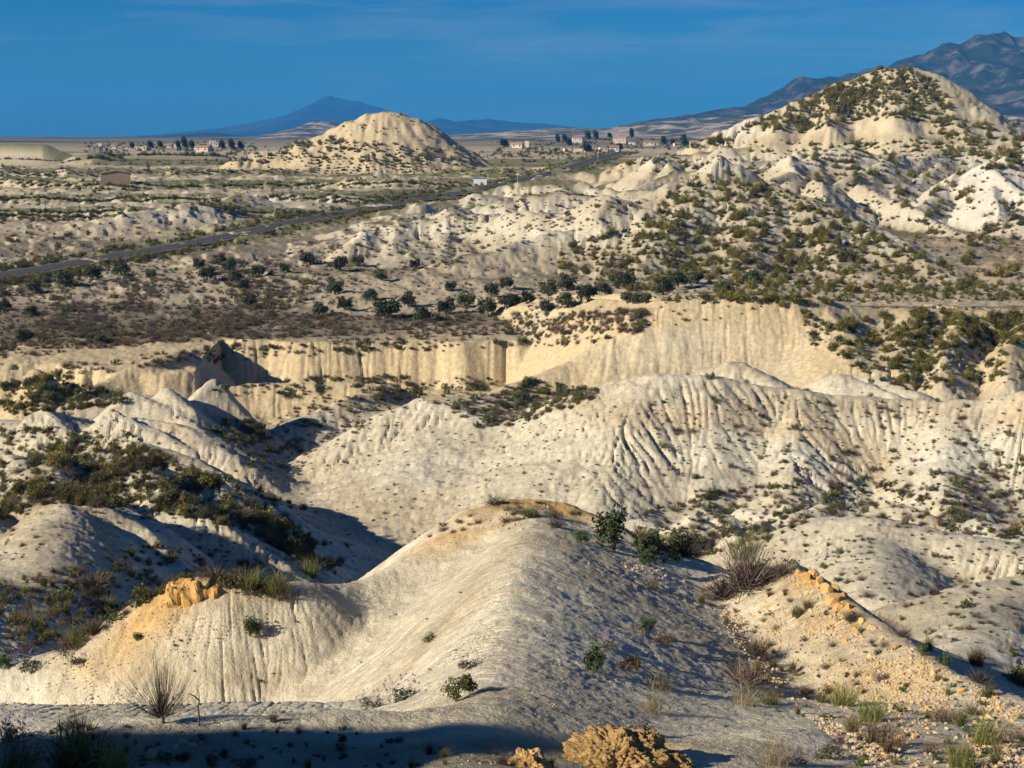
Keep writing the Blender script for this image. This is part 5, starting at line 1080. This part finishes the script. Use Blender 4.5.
for nm, me, px, py, w, zs, lab, cat in [
 ('bare_broom', BB, 163, 724, 62, 1.15, 'bare grey broom bush fanning up from the shaded near crest', 'shrub'),
 ('dead_branch', DB, 199, 726, 44, 1.0, 'crooked dead branch standing right of the bare broom', 'branch'),
 ('grass_clump', DT, 78, 738, 40, 1.2, 'thin dry grass tuft left of the bare broom', 'grass tussock'),
 ('grass_clump', GT, 78, 775, 78, .75, 'yellow-green grass clump in the bottom left corner', 'grass tussock'),
 ('grass_clump', GT, 118, 778, 50, .8, 'small yellow-green grass clump right of the corner clump', 'grass tussock'),
 ('grass_clump', GS, 20, 770, 60, .8, 'dark green grass at the far left of the bottom edge', 'grass tussock'),
 ('flowering_herb', LV, 14, 742, 46, .9, 'dark purple flowered herb at the left edge of the near crest', 'plant'),
 ('small_herb', HB, 168, 762, 26, 1.0, 'fresh green herb beside the grey stone in the shade', 'plant'),
 ('flowering_herb', LV, 245, 768, 34, .7, 'purple flowers in the shade at the bottom left', 'plant'),
 ('green_shrub', GB, 251, 637, 24, .9, 'small green bush on the pale face right of the ochre knob', 'shrub'),
 ('flowering_herb', LV, 28, 668, 30, .8, 'mauve flowered tuft on the left crest', 'plant'), ('green_shrub', GB, 4, 667, 20, .8, 'green bush cut by the left edge on the left crest', 'shrub'), ('flowering_herb', LV, 78, 663, 22, .8, 'mauve tuft at the foot of the ochre slope', 'plant'), ('green_shrub', GB, 137, 640, 12, .8, 'tiny green bush on the ochre slope', 'shrub'),
 ('cushion_shrub', CU, 458, 700, 48, 1.15, 'dense dark green cushion shrub on the pale crest', 'shrub'),
 ('green_shrub', PROTO['green_shrub'][3], 429, 642, 18, .8, 'small yellow-green tuft on the pale face above the cushion shrub', 'shrub'),
 ('flowering_herb', LV, 402, 700, 42, .7, 'purple flowered herb left of the cushion shrub', 'plant'), ('flowering_herb', LV, 372, 708, 34, .6, 'low purple flowered herb on the shadow edge', 'plant'), ('flowering_herb', LV, 470, 668, 34, .5, 'sparse mauve herb above the cushion shrub', 'plant'),
 ('green_shrub', GB, 595, 672, 28, 1.15, 'grey-green bush left of the brown cushion on the shaded flank', 'shrub'), ('cushion_shrub', CUB, 632, 672, 30, 1.3, 'brown cushion shrub on the shaded flank', 'shrub'), ('flowering_herb', LV, 610, 650, 26, .9, 'mauve herb between the two bushes on the shaded flank', 'plant'), ('grass_clump', DT, 660, 690, 44, .6, 'pale dry grass right of the brown cushion shrub', 'grass tussock'), ('grass_clump', DT, 652, 712, 34, .9, 'spindly dry stalks below the pale dry grass', 'grass tussock'),
 ('green_shrub', GB, 648, 632, 20, .9, 'green bush above the brown cushion shrub', 'shrub'), ('cushion_shrub', CUB, 661, 644, 22, .9, 'ragged brown tuft above the dry grass', 'shrub'), ('flowering_herb', LV, 640, 735, 44, .6, 'violet flowered herb behind the large tufa rock', 'plant'),
 ('grass_clump', GS, 532, 517, 20, .8, 'green tuft on the very top of the central spur', 'grass tussock'), ('dry_shrub', DS, 556, 527, 20, .7, 'dark dry tuft right of the top of the central spur', 'shrub'),
 ('green_shrub', GB, 613, 548, 42, 1.1, 'largest green bush, right of the central spur top', 'shrub'), ('green_shrub', GB, 580, 543, 18, .8, 'small green bush left of the largest one', 'shrub'), ('green_shrub', GB, 645, 565, 26, .9, 'green bush on the saddle below the largest one', 'shrub'), ('grass_clump', DT, 652, 588, 22, .8, 'dry tuft in the saddle right of the central spur', 'grass tussock'),
 ('dry_shrub', DS, 748, 590, 62, 1.3, 'big dark twiggy shrub left of the orange boulders', 'shrub'), ('dry_shrub', DS, 725, 598, 44, 1.1, 'grey twiggy shrub at the left foot of the big one', 'shrub'), ('grass_clump', GS, 745, 560, 44, .8, 'green grass tuft behind the big dark shrub', 'grass tussock'), ('dry_shrub', DS2, 783, 575, 30, .9, 'brown shrub touching the orange boulders', 'shrub'), ('dry_shrub', DS, 764, 580, 40, .8, 'purple-grey shrub right of the big dark one', 'shrub'),
 ('dry_shrub', DS2, 757, 655, 34, 1.0, 'upper bare shrub in the gully below the boulders', 'shrub'), ('dry_shrub', DS2, 748, 685, 46, .9, 'lower bare shrub in the gully below the boulders', 'shrub'), ('grass_clump', DT, 745, 705, 44, .8, 'dry grass at the foot of the gully shrubs', 'grass tussock'), ('grass_clump', GS, 770, 705, 26, .9, 'green grass right of the gully shrubs', 'grass tussock'),
 ('dry_shrub', DS, 852, 618, 22, .9, 'dark twiggy shrub under the orange boulders', 'shrub'), ('dry_shrub', DS, 903, 637, 20, 1.0, 'purple-grey shrub on the stony crest', 'shrub'), ('green_shrub', GB, 922, 655, 16, .9, 'green bush on the stony crest', 'shrub'), ('dry_shrub', DS, 980, 683, 30, .8, 'dark shrub on the right end of the stony crest', 'shrub'), ('green_shrub', GB, 945, 665, 18, .8, 'green bush right of its twin on the stony crest', 'shrub'),
 ('grass_clump', GS, 985, 745, 44, 1.1, 'bright green grass clump at the lower right', 'grass tussock'), ('grass_clump', DT, 1002, 745, 34, .8, 'dry grass leaning beside the bright green clump', 'grass tussock'), ('dry_shrub', DS2, 943, 722, 34, .9, 'brown shrub left of the bright green clump', 'shrub'),
 ('grass_clump', GS, 842, 705, 40, .9, 'left green tussock in the shaded gully', 'grass tussock'), ('grass_clump', GS, 872, 722, 40, 1.0, 'middle green tussock in the shaded gully', 'grass tussock'), ('grass_clump', DT, 885, 745, 46, .9, 'tall dry tussock at the bottom right', 'grass tussock'), ('grass_clump', GS, 960, 768, 44, .8, 'green tussock on the bottom edge at the right', 'grass tussock'),
 ('small_herb', HB, 902, 712, 18, .8, 'bright green herb on the stony slope', 'plant'), ('small_herb', HB, 968, 732, 18, .7, 'grey-green rosette left of the bright green clump', 'plant'), ('flowering_herb', LV, 828, 758, 40, .8, 'pink flowered herb at the bottom edge right of centre', 'plant'), ('flowering_herb', LV, 795, 765, 34, .7, 'mauve flowered herb left of the pink one', 'plant'), ('grass_clump', DT, 775, 765, 44, .8, 'dry grass at the bottom edge right of the tufa', 'grass tussock'),
 ('grass_clump', GS, 310, 575, 30, .9, 'green tussock behind the saddle of the left knoll', 'grass tussock'), ('dry_shrub', DS2, 212, 582, 34, .8, 'brown bush behind the ochre outcrop', 'shrub'), ('grass_clump', GS, 278, 592, 40, .8, 'green grass right of the ochre outcrop', 'grass tussock'), ('grass_clump', GS, 250, 585, 34, .8, 'green grass behind the ochre outcrop', 'grass tussock'),
 ('grass_clump', DT, 30, 625, 34, .8, 'tan tussock in the shaded hollow at the left edge', 'grass tussock'), ('grass_clump', GS, 76, 645, 36, .9, 'green-tan tussock at the bottom of the shaded hollow', 'grass tussock'), ('dry_shrub', DS, 95, 590, 40, .8, 'large grey twig heap in the shaded hollow', 'shrub')]:
    p = hit(px, py) if py < 768 else hit(px, 767)
    if py >= 768: p = (p[0], p[1] - .012 * (py - 767), float(ground_z(p[0], p[1] - .012 * (py - 767))))
    place(nm, me, (p[0], p[1], p[2] - .01), w * 1.05 * p[1] / FPX, lab, cat, zs=zs)
